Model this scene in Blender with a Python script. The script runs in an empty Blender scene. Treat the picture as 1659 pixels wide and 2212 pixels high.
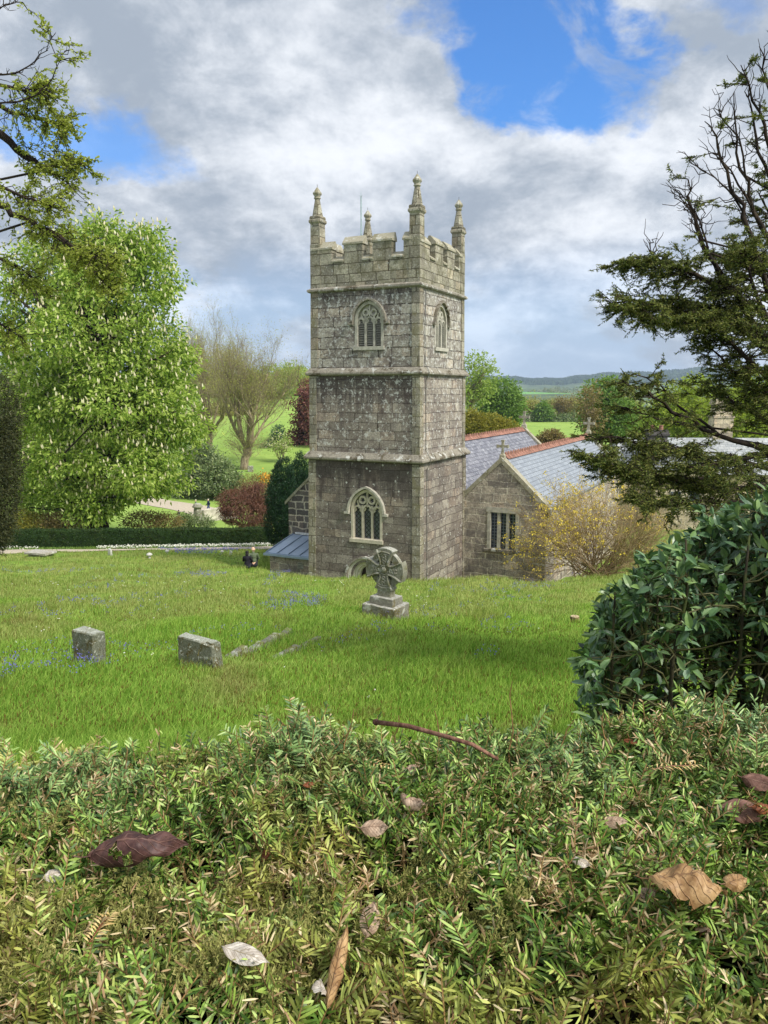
import bpy, bmesh, math, random
import numpy as np
from mathutils import Vector, Matrix

SC = bpy.context.scene
COL = SC.collection
rad = math.radians
rng = np.random.default_rng(7)
random.seed(7)

def lin(r, g, b, k=1.0):
    f = lambda c: ((c / 255.0 + 0.055) / 1.055) ** 2.4 if c > 10 else c / 255.0 / 12.92
    return (f(r) * k, f(g) * k, f(b) * k, 1.0)

# ------------------------------------------------------------------ camera
PITCH = rad(8.9)
FPX = 1661.0                       # focal length in pixels of a 1659 x 2212 picture
cam = bpy.data.cameras.new('camera')
cam.sensor_fit = 'VERTICAL'; cam.sensor_height = 24.0; cam.lens = 24.0 * FPX / 2212.0
cam.clip_start = 0.02; cam.clip_end = 20000
cam_o = bpy.data.objects.new('camera', cam); COL.objects.link(cam_o)
cam_o.location = (0, 0, 0); cam_o.rotation_euler = (rad(90) - PITCH, 0, 0)
SC.camera = cam_o

# ------------------------------------------------------------------ node helpers
def node(nt, typ, ins=None, **props):
    n = nt.nodes.new(typ)
    for k, v in props.items(): setattr(n, k, v)
    for k, v in (ins or {}).items():
        s = n.inputs[k]
        if isinstance(v, bpy.types.NodeSocket): nt.links.new(v, s)
        else: s.default_value = v
    return n
def MA(nt, op, a, b=0.0, c=0.0, clamp=False):
    n = node(nt, 'ShaderNodeMath', {0: a, 1: b, 2: c}, operation=op); n.use_clamp = clamp
    return n.outputs[0]
def MX(nt, f, a, b, blend='MIX'):
    n = nt.nodes.new('ShaderNodeMix'); n.data_type = 'RGBA'; n.blend_type = blend
    n.clamp_factor = True
    for i, v in ((0, f), (6, a), (7, b)):
        if isinstance(v, bpy.types.NodeSocket): nt.links.new(v, n.inputs[i])
        else: n.inputs[i].default_value = v
    return n.outputs[2]
def SS(nt, v, a, b, lo=0.0, hi=1.0):
    n = node(nt, 'ShaderNodeMapRange', {0: v, 1: a, 2: b, 3: lo, 4: hi}, interpolation_type='SMOOTHSTEP')
    return n.outputs[0]
def NZ(nt, vec, scale, detail=4.0, rough=0.55, dist=0.0, col=False):
    n = node(nt, 'ShaderNodeTexNoise', {'Scale': scale, 'Detail': detail, 'Roughness': rough, 'Distortion': dist})
    if vec is not None: nt.links.new(vec, n.inputs['Vector'])
    return n.outputs['Color' if col else 'Fac']

# ------------------------------------------------------------------ light
SUN_EL, SUN_AZ = rad(46), rad(128)        # azimuth from +Y (view direction) clockwise: behind the camera's right shoulder
sun_dir = Vector((math.sin(SUN_AZ) * math.cos(SUN_EL), math.cos(SUN_AZ) * math.cos(SUN_EL), math.sin(SUN_EL)))
sl = bpy.data.lights.new('sun', 'SUN'); sl.energy = 3.4; sl.angle = rad(13); sl.color = (1.0, 0.95, 0.87)
so = bpy.data.objects.new('sun', sl); COL.objects.link(so)
so.rotation_euler = (-sun_dir).to_track_quat('-Z', 'Y').to_euler()

W = bpy.data.worlds.new('World'); SC.world = W; W.use_nodes = True
nt = W.node_tree; nt.nodes.clear()
BG = 0.1
tc = node(nt, 'ShaderNodeTexCoord').outputs['Generated']
sky = node(nt, 'ShaderNodeTexSky', sky_type='NISHITA', sun_disc=False, sun_elevation=SUN_EL, sun_rotation=SUN_AZ)
sep = node(nt, 'ShaderNodeSeparateXYZ', {0: tc})
zz = MA(nt, 'ADD', MA(nt, 'MAXIMUM', sep.outputs[2], 0.0), 0.45)
qx = MA(nt, 'DIVIDE', sep.outputs[0], zz); qy = MA(nt, 'DIVIDE', sep.outputs[1], zz)
q = node(nt, 'ShaderNodeCombineXYZ', {0: qx, 1: qy, 2: 0.0}).outputs[0]
n_big = NZ(nt, q, 1.9, 10, 0.56, 0.25)
n_edge = NZ(nt, q, 6.2, 9, 0.62, 0.2)
n_sh = NZ(nt, node(nt, 'ShaderNodeVectorMath', {0: q, 1: (3.1, 7.7, 1.3)}, operation='ADD').outputs[0], 2.2, 10, 0.60, 0.25)
n_puff = NZ(nt, node(nt, 'ShaderNodeVectorMath', {0: q, 1: (9.1, 2.2, 4.0)}, operation='ADD').outputs[0], 8.5, 8, 0.66, 0.15)
wsep = node(nt, 'ShaderNodeSeparateColor', {0: NZ(nt, q, 4.6, 6, 0.6, 0.0, True)})
wx = MA(nt, 'ADD', qx, MA(nt, 'MULTIPLY', MA(nt, 'SUBTRACT', wsep.outputs[0], 0.5), 0.26)); wy = MA(nt, 'ADD', qy, MA(nt, 'MULTIPLY', MA(nt, 'SUBTRACT', wsep.outputs[1], 0.5), 0.26))
def hole(cx, cy, ux, uy, r1, r2, soft=0.75):
    L = math.hypot(ux, uy); ux /= L; uy /= L
    dx = MA(nt, 'SUBTRACT', wx, cx); dy = MA(nt, 'SUBTRACT', wy, cy)
    a = MA(nt, 'DIVIDE', MA(nt, 'ADD', MA(nt, 'MULTIPLY', dx, ux), MA(nt, 'MULTIPLY', dy, uy)), r1)
    b = MA(nt, 'DIVIDE', MA(nt, 'SUBTRACT', MA(nt, 'MULTIPLY', dy, ux), MA(nt, 'MULTIPLY', dx, uy)), r2)
    d = MA(nt, 'SQRT', MA(nt, 'ADD', MA(nt, 'MULTIPLY', a, a), MA(nt, 'MULTIPLY', b, b)))
    d = MA(nt, 'ADD', d, MA(nt, 'MULTIPLY', MA(nt, 'SUBTRACT', n_edge, 0.5), 2.4))
    return SS(nt, d, 1.0 - soft * 0.5, 1.0 + soft * 0.5, 1.0, 0.0)
h1 = hole(0.222, 1.12, 0.30, 0.12, 0.18, 0.09, 0.6)
h1 = MA(nt, 'MULTIPLY', h1, SS(nt, NZ(nt, node(nt, 'ShaderNodeVectorMath', {0: q, 1: (5.5, 1.2, 2.0)}, operation='ADD').outputs[0], 7.0, 8, 0.62, 0.6), 0.52, 0.68, 1.0, 0.55))
h2 = MA(nt, 'MULTIPLY', hole(-0.46, 1.235, 0.5, 0.35, 0.13, 0.062, 1.0), 0.8)
h3 = MA(nt, 'MULTIPLY', hole(0.43, 1.02, 1.0, 0.2, 0.05, 0.03, 1.0), 0.5)
low = SS(nt, sep.outputs[2], 0.04, 0.20, 1.0, 0.0)                     # gaps between the streaks low over the horizon
gaps = MA(nt, 'MULTIPLY', SS(nt, n_big, 0.47, 0.60, 1.0, 0.0), MA(nt, 'MULTIPLY', low, 0.6))
clear = MA(nt, 'MAXIMUM', MA(nt, 'MAXIMUM', h1, h2), MA(nt, 'MAXIMUM', h3, gaps), clamp=True)
shade = SS(nt, MA(nt, 'ADD', MA(nt, 'MULTIPLY', n_sh, 0.66), MA(nt, 'MULTIPLY', n_puff, 0.34)), 0.40, 0.63)
CW, CG = (0.70 / BG, 0.725 / BG, 0.765 / BG, 1), (0.285 / BG, 0.33 / BG, 0.395 / BG, 1)
cloud = MX(nt, shade, CG, CW)
glow = node(nt, 'ShaderNodeVectorMath', {0: tc, 1: tuple(sun_dir)}, operation='DOT_PRODUCT').outputs['Value']
glow = MA(nt, 'MULTIPLY', MA(nt, 'POWER', MA(nt, 'MAXIMUM', glow, 0.0), 3.0), 1.2)
cloud = node(nt, 'ShaderNodeVectorMath', {0: cloud, 'Scale': MA(nt, 'ADD', MA(nt, 'ADD', glow, 1.0), MA(nt, 'MULTIPLY', low, 0.14))}, operation='SCALE').outputs[0]
blue = MX(nt, 1.0, sky.outputs[0], (0.50, 0.98, 1.55, 1), 'MULTIPLY')
blue = MX(nt, low, blue, (3.9, 5.2, 7.0, 1))
out = MX(nt, clear, cloud, blue)
bg = node(nt, 'ShaderNodeBackground', {0: out, 1: BG})
nt.links.new(bg.outputs[0], node(nt, 'ShaderNodeOutputWorld').inputs[0])

SC.view_settings.view_transform = 'Standard'; SC.view_settings.look = 'None'
SC.view_settings.exposure = 0.5; SC.view_settings.gamma = 1.0; SC.view_settings.use_curve_mapping = False
SC.cycles.max_bounces = 6; SC.cycles.diffuse_bounces = 3; SC.cycles.glossy_bounces = 2
SC.cycles.transmission_bounces = 4; SC.cycles.transparent_max_bounces = 4; SC.cycles.use_denoising = True
SC.cycles.caustics_reflective = False; SC.cycles.caustics_refractive = False

# ------------------------------------------------------------------ mesh helpers
def unit(a):
    a = np.asarray(a, float); return a / (np.linalg.norm(a, axis=-1, keepdims=True) + 1e-12)
def perp(d):
    d = np.asarray(d, float)
    r = np.cross(d, np.where(np.abs(d[..., 2:3]) > 0.9, np.array([1.0, 0, 0]), np.array([0, 0, 1.0])))
    return unit(r)
class MB:
    def __init__(s): s.v = []; s.n = 0; s.f = {}
    def add(s, verts, faces):
        """faces: list of index arrays, each (M, k)"""
        verts = np.asarray(verts, float).reshape(-1, 3)
        for F in faces:
            F = np.asarray(F, int)
            if F.size: s.f.setdefault(F.shape[1], []).append(F + s.n)
        s.v.append(verts); s.n += len(verts); return s
    def box(s, c, size, rotz=0.0):
        x, y, z = np.array(size) / 2.0
        V = np.array([(-x,-y,-z),(x,-y,-z),(x,y,-z),(-x,y,-z),(-x,-y,z),(x,-y,z),(x,y,z),(-x,y,z)])
        if rotz:
            ca, sa = math.cos(rotz), math.sin(rotz)
            V = np.stack([V[:,0]*ca - V[:,1]*sa, V[:,0]*sa + V[:,1]*ca, V[:,2]], 1)
        return s.add(V + np.array(c), [[(0,3,2,1),(4,5,6,7),(0,1,5,4),(1,2,6,5),(2,3,7,6),(3,0,4,7)]])
    def bx(s, x0, x1, y0, y1, z0, z1):
        return s.box(((x0+x1)/2, (y0+y1)/2, (z0+z1)/2), (x1-x0, y1-y0, z1-z0))
    def tube(s, pts, radii, n=6, cap=True):
        P = np.asarray(pts, float); m = len(P)
        R = np.broadcast_to(np.asarray(radii, float), (m,))
        T = unit(np.gradient(P, axis=0)); a = perp(T[0])
        ang = np.linspace(0, 2*math.pi, n, endpoint=False)
        rings = []
        for i in range(m):
            a = unit(a - T[i] * np.dot(a, T[i])); b = np.cross(T[i], a)
            rings.append(P[i] + R[i] * (np.cos(ang)[:, None]*a + np.sin(ang)[:, None]*b))
        V = np.concatenate(rings); i = np.arange(n); j = (i + 1) % n
        Q = np.concatenate([np.stack([k*n+i, k*n+j, (k+1)*n+j, (k+1)*n+i], 1) for k in range(m-1)])
        F = [Q]
        if cap: F.append([list(range(n))[::-1], list(range((m-1)*n, m*n))])
        return s.add(V, F)
    def lathe(s, prof, c=(0,0,0), n=12, rot=0.0):
        """prof: (radius, z) pairs"""
        ang = np.linspace(0, 2*math.pi, n, endpoint=False) + rot
        V = np.concatenate([np.stack([r*np.cos(ang), r*np.sin(ang), np.full(n, z)], 1) for r, z in prof]) + np.array(c)
        i = np.arange(n); j = (i+1) % n; m = len(prof)
        Q = np.concatenate([np.stack([k*n+i, k*n+j, (k+1)*n+j, (k+1)*n+i], 1) for k in range(m-1)])
        return s.add(V, [Q, [list(range(n))[::-1], list(range((m-1)*n, m*n))]])
    def prism(s, poly, ext):
        """poly: 3-D points (planar), ext: extrusion vector"""
        A = np.asarray(poly, float); n = len(A); V = np.concatenate([A, A + np.asarray(ext, float)])
        i = np.arange(n); j = (i+1) % n
        nrm = np.zeros(3)
        for k in range(n): nrm += np.cross(A[k], A[(k+1) % n])
        if np.dot(nrm, ext) > 0:
            return s.add(V, [np.stack([i, j, j+n, i+n], 1), [list(range(n))[::-1]], [list(range(n, 2*n))]])
        return s.add(V, [np.stack([j, i, i+n, j+n], 1), [list(range(n))], [list(range(n, 2*n))[::-1]]])
    def loft(s, rings, cap=True):
        n = len(rings[0]); m = len(rings); V = np.concatenate([np.asarray(r, float) for r in rings])
        i = np.arange(n); j = (i+1) % n
        F = [np.concatenate([np.stack([k*n+i, k*n+j, (k+1)*n+j, (k+1)*n+i], 1) for k in range(m-1)])]
        if cap: F.append([list(range(n))[::-1], list(range((m-1)*n, m*n))])
        return s.add(V, F)
    def square(s, prof, c=(0, 0)):
        """prof: (half width, z): a square-plan loft"""
        return s.loft([[(c[0]-h, c[1]-h, z), (c[0]+h, c[1]-h, z), (c[0]+h, c[1]+h, z), (c[0]-h, c[1]+h, z)] for h, z in prof])
    def sphere(s, c, r, nu=10, nv=7):
        r = np.broadcast_to(np.asarray(r, float), (3,))
        prof = [(math.sin(t), -math.cos(t)) for t in np.linspace(0.02, math.pi-0.02, nv)]
        k = MB(); k.lathe(prof, n=nu); V = np.concatenate(k.v) * r + np.array(c)
        return s.add(V, [np.concatenate(x) for x in k.f.values()])
    def build(s, name, mat, parent=None, smooth=False, uv=False, origin=None):
        me = bpy.data.meshes.new(name)
        V = np.concatenate(s.v) if s.v else np.zeros((0, 3))
        if origin is not None: V = V - np.asarray(origin, float)
        me.vertices.add(len(V)); me.vertices.foreach_set('co', V.ravel())
        idx, starts, p = [], [], 0
        for k, L in s.f.items():
            F = np.concatenate(L); idx.append(F.ravel()); starts.append(p + np.arange(len(F)) * k); p += F.size
        if idx:
            idx = np.concatenate(idx); starts = np.concatenate(starts)
            me.loops.add(len(idx)); me.loops.foreach_set('vertex_index', idx.astype(np.int32))
            me.polygons.add(len(starts)); me.polygons.foreach_set('loop_start', starts.astype(np.int32))
        me.update(calc_edges=True)
        me.polygons.foreach_set('use_smooth', np.full(len(me.polygons), bool(smooth)))
        if uv: box_uv(me)
        me.materials.append(mat)
        o = bpy.data.objects.new(name, me); COL.objects.link(o)
        if origin is not None and parent is None: o.location = origin
        if parent is not None: o.parent = parent
        return o
def box_uv(me):
    """metre UVs in the plane of every face: u level, v up the slope"""
    npol = len(me.polygons); nl = len(me.loops)
    nr = np.zeros(npol*3); me.polygons.foreach_get('normal', nr); nr = nr.reshape(-1, 3)
    tot = np.zeros(npol, np.int32); me.polygons.foreach_get('loop_total', tot)
    vi = np.zeros(nl, np.int32); me.loops.foreach_get('vertex_index', vi)
    co = np.zeros(len(me.vertices)*3); me.vertices.foreach_get('co', co); co = co.reshape(-1, 3)
    u = np.stack([-nr[:, 1], nr[:, 0], np.zeros(npol)], 1); L = np.linalg.norm(u, axis=1)
    u[L < 0.05] = (1, 0, 0); u = unit(u); v = unit(np.cross(nr, u))
    st = np.zeros(npol, np.int32); me.polygons.foreach_get('loop_start', st)
    U = np.zeros((nl, 3)); Vv = np.zeros((nl, 3))
    order = np.concatenate([st[i] + np.arange(tot[i]) for i in range(npol)]) if npol < 20000 else None
    pid = np.zeros(nl, int)
    if order is not None: pid[order] = np.repeat(np.arange(npol), tot)
    P = co[vi]; uv = np.stack([(P * u[pid]).sum(1), (P * v[pid]).sum(1)], 1)
    lay = me.uv_layers.new(name='UVMap'); lay.data.foreach_set('uv', uv.ravel())
def empty(name, loc, rotz=0.0):
    o = bpy.data.objects.new(name, None); COL.objects.link(o); o.location = loc; o.rotation_euler = (0, 0, rotz)
    o.empty_display_size = 0.1; return o
def tag(o, label=None, cat=None, group=None, kind=None):
    if label: o['label'] = label
    if cat: o['category'] = cat
    if group: o['group'] = group
    if kind: o['kind'] = kind
    return o
def thing(name, label, cat, loc=(0, 0, 0), rotz=0.0, group=None):
    return tag(empty(name, loc, rotz), label, cat, group)
def boolean(o, cutters, uv=True):
    """cut the given builders out of a mesh, apply, and lay its UVs again"""
    tmp = []
    for mb in cutters:
        c = mb.build('cutter', o.data.materials[0]); c.parent = o.parent; tmp.append(c)
        m = o.modifiers.new('cut', 'BOOLEAN'); m.operation = 'DIFFERENCE'; m.object = c; m.solver = 'EXACT'
    apply_mods(o)
    for c in tmp:
        me = c.data; bpy.data.objects.remove(c); bpy.data.meshes.remove(me)
    if uv:
        while o.data.uv_layers: o.data.uv_layers.remove(o.data.uv_layers[0])
        box_uv(o.data)
def apply_mods(o):
    dg = bpy.context.evaluated_depsgraph_get(); dg.update()
    me = bpy.data.meshes.new_from_object(o.evaluated_get(dg)); old = o.data
    o.modifiers.clear(); nm = old.name; o.data = me; bpy.data.meshes.remove(old); me.name = nm

# ------------------------------------------------------------------ picture -> world
cP, sP = math.cos(PITCH), math.sin(PITCH)
def ray(x, y):
    u = (x - 829.5) / FPX; v = (1106 - y) / FPX
    d = np.array([u, cP + v*sP, v*cP - sP]); return d / d[1]
def at(x, y, Y): return ray(x, y) * Y
def sstep(a, b, x):
    t = np.clip((np.asarray(x, float) - a) / (b - a), 0, 1); return t*t*(3 - 2*t)

# tower frame (shared by ground, church, cross)
TA = rad(26.3)
TC = np.array([0.31, 40.166, 0.0])
TX = np.array([math.cos(TA), -math.sin(TA), 0.0]); TY = np.array([math.sin(TA), math.cos(TA), 0.0])
def tower_pt(lx, ly, z=0.0): return TC + TX*lx + TY*ly + np.array([0, 0, z])

PL = np.array([(-40,-1.4),(0,-1.9),(2.5,-2.45),(7,-3.42),(11,-4.1),(16.6,-5.08),(34,-8.40),(48,-10.35),(58,-12.0),(62,-12.45),(70,-13.0),(85,-14.5),(97,-15.25),(110,-15.6),(125,-15.2),(145,-14.2),(200,-9.0),(260,-4.5),(400,2),(700,14),(1500,20),(3000,30),(5400,40)], float)
PR = np.array([(-40,-1.4),(0,-1.9),(2.5,-2.45),(7,-3.42),(11,-4.1),(16.6,-5.08),(34,-8.40),(48,-10.3),(62,-11.6),(97,-13.4),(150,-14.2),(250,-13.9),(330,-12.7),(380,-13.5),(460,-19),(700,-34),(1000,-34),(1250,-20),(1700,-7),(2300,-4),(3000,8),(4200,66),(4700,70),(5400,40)], float)
def ground(X, Y):
    X = np.asarray(X, float); Y = np.asarray(Y, float)
    w = sstep(-0.05, 0.13, X / (np.abs(Y) + 5))
    z = np.interp(Y, PL[:, 0], PL[:, 1]) * (1 - w) + np.interp(Y, PR[:, 0], PR[:, 1]) * w
    near = sstep(4, 9, Y) * (1 - sstep(45, 60, Y))
    z = z + near * (0.10*np.sin(X*0.9 + Y*0.55) + 0.08*np.sin(X*0.37 - Y*1.1 + 1.3) + 0.045*np.sin(X*1.7 + 0.4*Y + 2.0) + 0.03*np.sin(2.3*X - 1.3*Y))
    az = X / (np.abs(Y) + 5)
    ridge = sstep(2600, 4200, Y)
    z = z + w * ridge * (150*(az - 0.18) + 9*np.sin(az*21) + 6*np.sin(az*47 + 1) + 3*np.sin(az*160))
    z = z + w * sstep(900, 1500, Y) * (1 - sstep(2500, 3500, Y)) * 9*np.sin(X*0.006 + Y*0.004)
    lx = (X - TC[0])*TX[0] + (Y - TC[1])*TX[1]; ly = (X - TC[0])*TY[0] + (Y - TC[1])*TY[1]
    dx = np.maximum(np.maximum(-4.6 - lx, lx - 9.5), 0); dy = np.maximum(np.maximum(-4.6 - ly, ly - 30), 0)
    dx2 = np.maximum(np.maximum(-9.3 - lx, lx), 0); dy2 = np.maximum(np.maximum(-1.9 - ly, ly - 30), 0)
    z = z - 1.1 * (1 - sstep(0.0, 1.3, np.minimum(np.hypot(dx, dy), np.hypot(dx2, dy2))))
    return z
def gz(x, y): return float(ground(x, y))
def on_ground(x, y):
    """the point of the ground seen at a pixel"""
    r = ray(x, y); Y = 3.0
    while Y < 6000:
        if r[2]*Y <= gz(r[0]*Y, Y): break
        Y *= 1.004
    return np.array([r[0]*Y, Y, gz(r[0]*Y, Y)])
# ------------------------------------------------------------------ materials
def material(name):
    m = bpy.data.materials.new(name); m.use_nodes = True; nt = m.node_tree; nt.nodes.clear()
    out = nt.nodes.new('ShaderNodeOutputMaterial'); return m, nt, out
def principled(nt, out, col, rough=0.8, spec=0.3, bump=None, metallic=0.0):
    p = node(nt, 'ShaderNodeBsdfPrincipled', {'Base Color': col, 'Roughness': rough, 'Specular IOR Level': spec, 'Metallic': metallic})
    if bump is not None: nt.links.new(bump, p.inputs['Normal'])
    nt.links.new(p.outputs[0], out.inputs[0]); return p
def bumpn(nt, h, strength=0.5, dist=0.02):
    return node(nt, 'ShaderNodeBump', {'Height': h, 'Strength': strength, 'Distance': dist}).outputs[0]
def leaf_mat(name, cols, rough=0.55, spec=0.2, transl=0.3, patch=None, patch_scale=0.5, patch_amt=0.6, tcol=None):
    """cols: list of colours spread over leaves at random; patch: colour of large drifts"""
    m, nt, out = material(name)
    geo = node(nt, 'ShaderNodeNewGeometry'); r = geo.outputs['Random Per Island']
    cr = node(nt, 'ShaderNodeValToRGB', {0: r}); e = cr.color_ramp.elements
    for i, c in enumerate(cols):
        if i < 2: e[i].position = i / max(1, len(cols)-1); e[i].color = c
        else:
            x = e.new(i / (len(cols)-1)); x.color = c
    if len(cols) > 2: e[0].position = 0; 
    for i, c in enumerate(cols): e[i].position = i / max(1, len(cols)-1); e[i].color = c
    col = cr.outputs[0]
    if patch is not None:
        f = SS(nt, NZ(nt, geo.outputs['Position'], patch_scale, 4), 0.42, 0.62)
        col = MX(nt, MA(nt, 'MULTIPLY', f, patch_amt), col, patch)
    p = node(nt, 'ShaderNodeBsdfPrincipled', {'Base Color': col, 'Roughness': rough, 'Specular IOR Level': spec})
    if transl > 0:
        t = node(nt, 'ShaderNodeBsdfTranslucent', {0: MX(nt, 1.0, col, tcol or (1.1, 1.1, 0.8, 1), 'MULTIPLY')})
        mx = node(nt, 'ShaderNodeMixShader', {0: transl, 1: p.outputs[0], 2: t.outputs[0]})
        nt.links.new(mx.outputs[0], out.inputs[0])
    else: nt.links.new(p.outputs[0], out.inputs[0])
    return m
def bark_mat(name, c1, c2, scale=6.0, moss=None):
    m, nt, out = material(name)
    tc = node(nt, 'ShaderNodeTexCoord').outputs['Object']
    mp = node(nt, 'ShaderNodeMapping', {0: tc, 'Scale': (1, 1, 0.3)}).outputs[0]
    n = NZ(nt, mp, scale, 6, 0.65); col = MX(nt, SS(nt, n, 0.35, 0.65), c1, c2)
    if moss: col = MX(nt, SS(nt, NZ(nt, tc, scale*0.3, 4), 0.5, 0.62), col, moss)
    principled(nt, out, col, 0.9, 0.2, bumpn(nt, n, 0.7, 0.02)); return m
def plain(name, c, rough=0.7, spec=0.3, metallic=0.0, var=0.25, scale=8.0):
    m, nt, out = material(name)
    tc = node(nt, 'ShaderNodeTexCoord').outputs['Object']
    n = NZ(nt, tc, scale, 5, 0.6)
    d = tuple(x*(1-var) for x in c[:3]) + (1,); l = tuple(min(1, x*(1+var)) for x in c[:3]) + (1,)
    principled(nt, out, MX(nt, SS(nt, n, 0.3, 0.7), d, l), rough, spec, bumpn(nt, n, 0.2, 0.01), metallic); return m
def masonry(name, cA, cB, mortar, bw=0.8, bh=0.42, ms=0.018, warp=0.05, grain=0.35, lichen=0.55, lcol=lin(205, 205, 198), spots=0.5,
            stain=None, stain_col=lin(58, 50, 50), dark=None, dark_amt=0.5, moss=None, bump=0.6, off=0.5, squash=1.0):
    """stain: list of (z of the ledge, depth of the stain below it); it grows on the weather face (local -y) only"""
    m, nt, out = material(name)
    tcn = node(nt, 'ShaderNodeTexCoord'); obj = tcn.outputs['Object']; uv = tcn.outputs['UV']
    wn = NZ(nt, obj, 1.3, 3, 0.5, col=True)
    wv = node(nt, 'ShaderNodeVectorMath', {0: wn, 1: (0.5, 0.5, 0.5)}, operation='SUBTRACT').outputs[0]
    wv = node(nt, 'ShaderNodeVectorMath', {0: wv, 'Scale': warp}, operation='SCALE').outputs[0]
    wn2 = NZ(nt, obj, 9, 3, 0.5, col=True)
    wv2 = node(nt, 'ShaderNodeVectorMath', {0: node(nt, 'ShaderNodeVectorMath', {0: wn2, 1: (0.5, 0.5, 0.5)}, operation='SUBTRACT').outputs[0], 'Scale': 0.05}, operation='SCALE').outputs[0]
    v = node(nt, 'ShaderNodeVectorMath', {0: uv, 1: wv}, operation='ADD').outputs[0]
    v = node(nt, 'ShaderNodeVectorMath', {0: v, 1: wv2}, operation='ADD').outputs[0]
    sv = node(nt, 'ShaderNodeSeparateXYZ', {0: v})                        # courses of uneven height, joints that do not line up
    n1 = node(nt, 'ShaderNodeTexNoise', {'W': MA(nt, 'MULTIPLY', sv.outputs[1], 0.8), 'Scale': 1.0, 'Detail': 1.0}, noise_dimensions='1D').outputs['Fac']
    vy = MA(nt, 'ADD', sv.outputs[1], MA(nt, 'MULTIPLY', n1, bh*1.1))
    wno = node(nt, 'ShaderNodeTexWhiteNoise', {'W': MA(nt, 'FLOOR', MA(nt, 'DIVIDE', vy, bh))}, noise_dimensions='1D').outputs['Value']
    n2 = node(nt, 'ShaderNodeTexNoise', {'W': MA(nt, 'ADD', MA(nt, 'MULTIPLY', sv.outputs[0], 0.9), MA(nt, 'MULTIPLY', wno, 40.0)), 'Scale': 1.0, 'Detail': 1.0}, noise_dimensions='1D').outputs['Fac']
    ux = MA(nt, 'ADD', MA(nt, 'ADD', sv.outputs[0], MA(nt, 'MULTIPLY', wno, bw)), MA(nt, 'MULTIPLY', n2, bw*0.9))
    v = node(nt, 'ShaderNodeCombineXYZ', {0: ux, 1: vy, 2: 0.0}).outputs[0]
    br = node(nt, 'ShaderNodeTexBrick', {'Vector': v, 'Color1': cA, 'Color2': cB, 'Mortar': mortar, 'Scale': 1.0, 'Mortar Size': ms,
              'Mortar Smooth': 0.35, 'Bias': 0.0, 'Brick Width': bw, 'Row Height': bh}, offset=off, squash=squash, squash_frequency=3)
    col = br.outputs['Color']
    tone = node(nt, 'ShaderNodeTexWhiteNoise', {'Vector': node(nt, 'ShaderNodeCombineXYZ', {0: MA(nt, 'FLOOR', MA(nt, 'DIVIDE', ux, bw)), 1: MA(nt, 'FLOOR', MA(nt, 'DIVIDE', vy, bh)), 2: 0.0}).outputs[0]}, noise_dimensions='3D').outputs['Value']
    col = MX(nt, 1.0, col, MX(nt, tone, (0.80, 0.79, 0.79, 1), (1.16, 1.15, 1.12, 1)), 'MULTIPLY')
    col = MX(nt, SS(nt, tone, 0.86, 0.88, 0.0, 0.35), col, MX(nt, 1.0, col, (1.12, 0.94, 0.84, 1), 'MULTIPLY'))
    g1 = NZ(nt, obj, 15, 6, 0.8); g2 = NZ(nt, obj, 1.1, 5, 0.6); g3 = NZ(nt, obj, 7, 5, 0.7)
    col = MX(nt, 1.0, col, MX(nt, SS(nt, g1, 0.28, 0.72), (1-grain*1.6, 1-grain*1.6, 1-grain*1.6, 1), (1+grain*1.25, 1+grain*1.25, 1+grain*1.25, 1)), 'MULTIPLY')
    col = MX(nt, 1.0, col, MX(nt, SS(nt, g2, 0.3, 0.7), (0.80, 0.78, 0.78, 1), (1.14, 1.14, 1.12, 1)), 'MULTIPLY')
    if dark is not None: col = MX(nt, MA(nt, 'MULTIPLY', SS(nt, NZ(nt, obj, 2.3, 6, 0.65), 0.48, 0.62), dark_amt), col, dark)
    if stain:
        sp = node(nt, 'ShaderNodeSeparateXYZ', {0: obj}); west = SS(nt, node(nt, 'ShaderNodeSeparateXYZ', {0: tcn.outputs['Normal']}).outputs[1], -0.9, -0.4, 1.0, 0.12)
        st = NZ(nt, node(nt, 'ShaderNodeMapping', {0: obj, 'Scale': (3.4, 3.4, 0.28)}).outputs[0], 1.0, 6, 0.65)
        col = MX(nt, MA(nt, 'MULTIPLY', west, 0.30), col, MX(nt, 1.0, col, (0.66, 0.63, 0.64, 1), 'MULTIPLY'))
        for z0, dep in stain:
            f = SS(nt, MA(nt, 'SUBTRACT', sp.outputs[2], MA(nt, 'MULTIPLY', MA(nt, 'SUBTRACT', st, 0.5), dep*3.4)), z0 - dep*1.25, z0 - dep*0.35)
            f = MA(nt, 'MULTIPLY', MA(nt, 'MULTIPLY', f, west), 0.92)
            col = MX(nt, f, col, MX(nt, 0.25, stain_col, col))
    if lichen > 0:
        f = SS(nt, NZ(nt, obj, 5.5, 8, 0.72), 0.70 - lichen*0.22, 0.80 - lichen*0.22)
        col = MX(nt, MA(nt, 'MULTIPLY', f, 0.75), col, lcol)
    if spots > 0:
        vo = node(nt, 'ShaderNodeTexVoronoi', {'Vector': node(nt, 'ShaderNodeVectorMath', {0: obj, 1: wv2}, operation='ADD').outputs[0], 'Scale': 4.5})
        rr = MA(nt, 'MULTIPLY', node(nt, 'ShaderNodeSeparateColor', {0: vo.outputs['Color']}).outputs[0], 0.20*spots*2)
        f = SS(nt, MA(nt, 'SUBTRACT', vo.outputs['Distance'], rr), -0.06, 0.0, 1.0, 0.0)
        f = MA(nt, 'MULTIPLY', f, SS(nt, g3, 0.42, 0.55))
        col = MX(nt, MA(nt, 'MULTIPLY', f, 0.8), col, lcol)
    if moss is not None:
        col = MX(nt, MA(nt, 'MULTIPLY', SS(nt, NZ(nt, obj, 3.1, 6, 0.7, 0.4), 0.56, 0.64), 0.8), col, moss)
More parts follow.
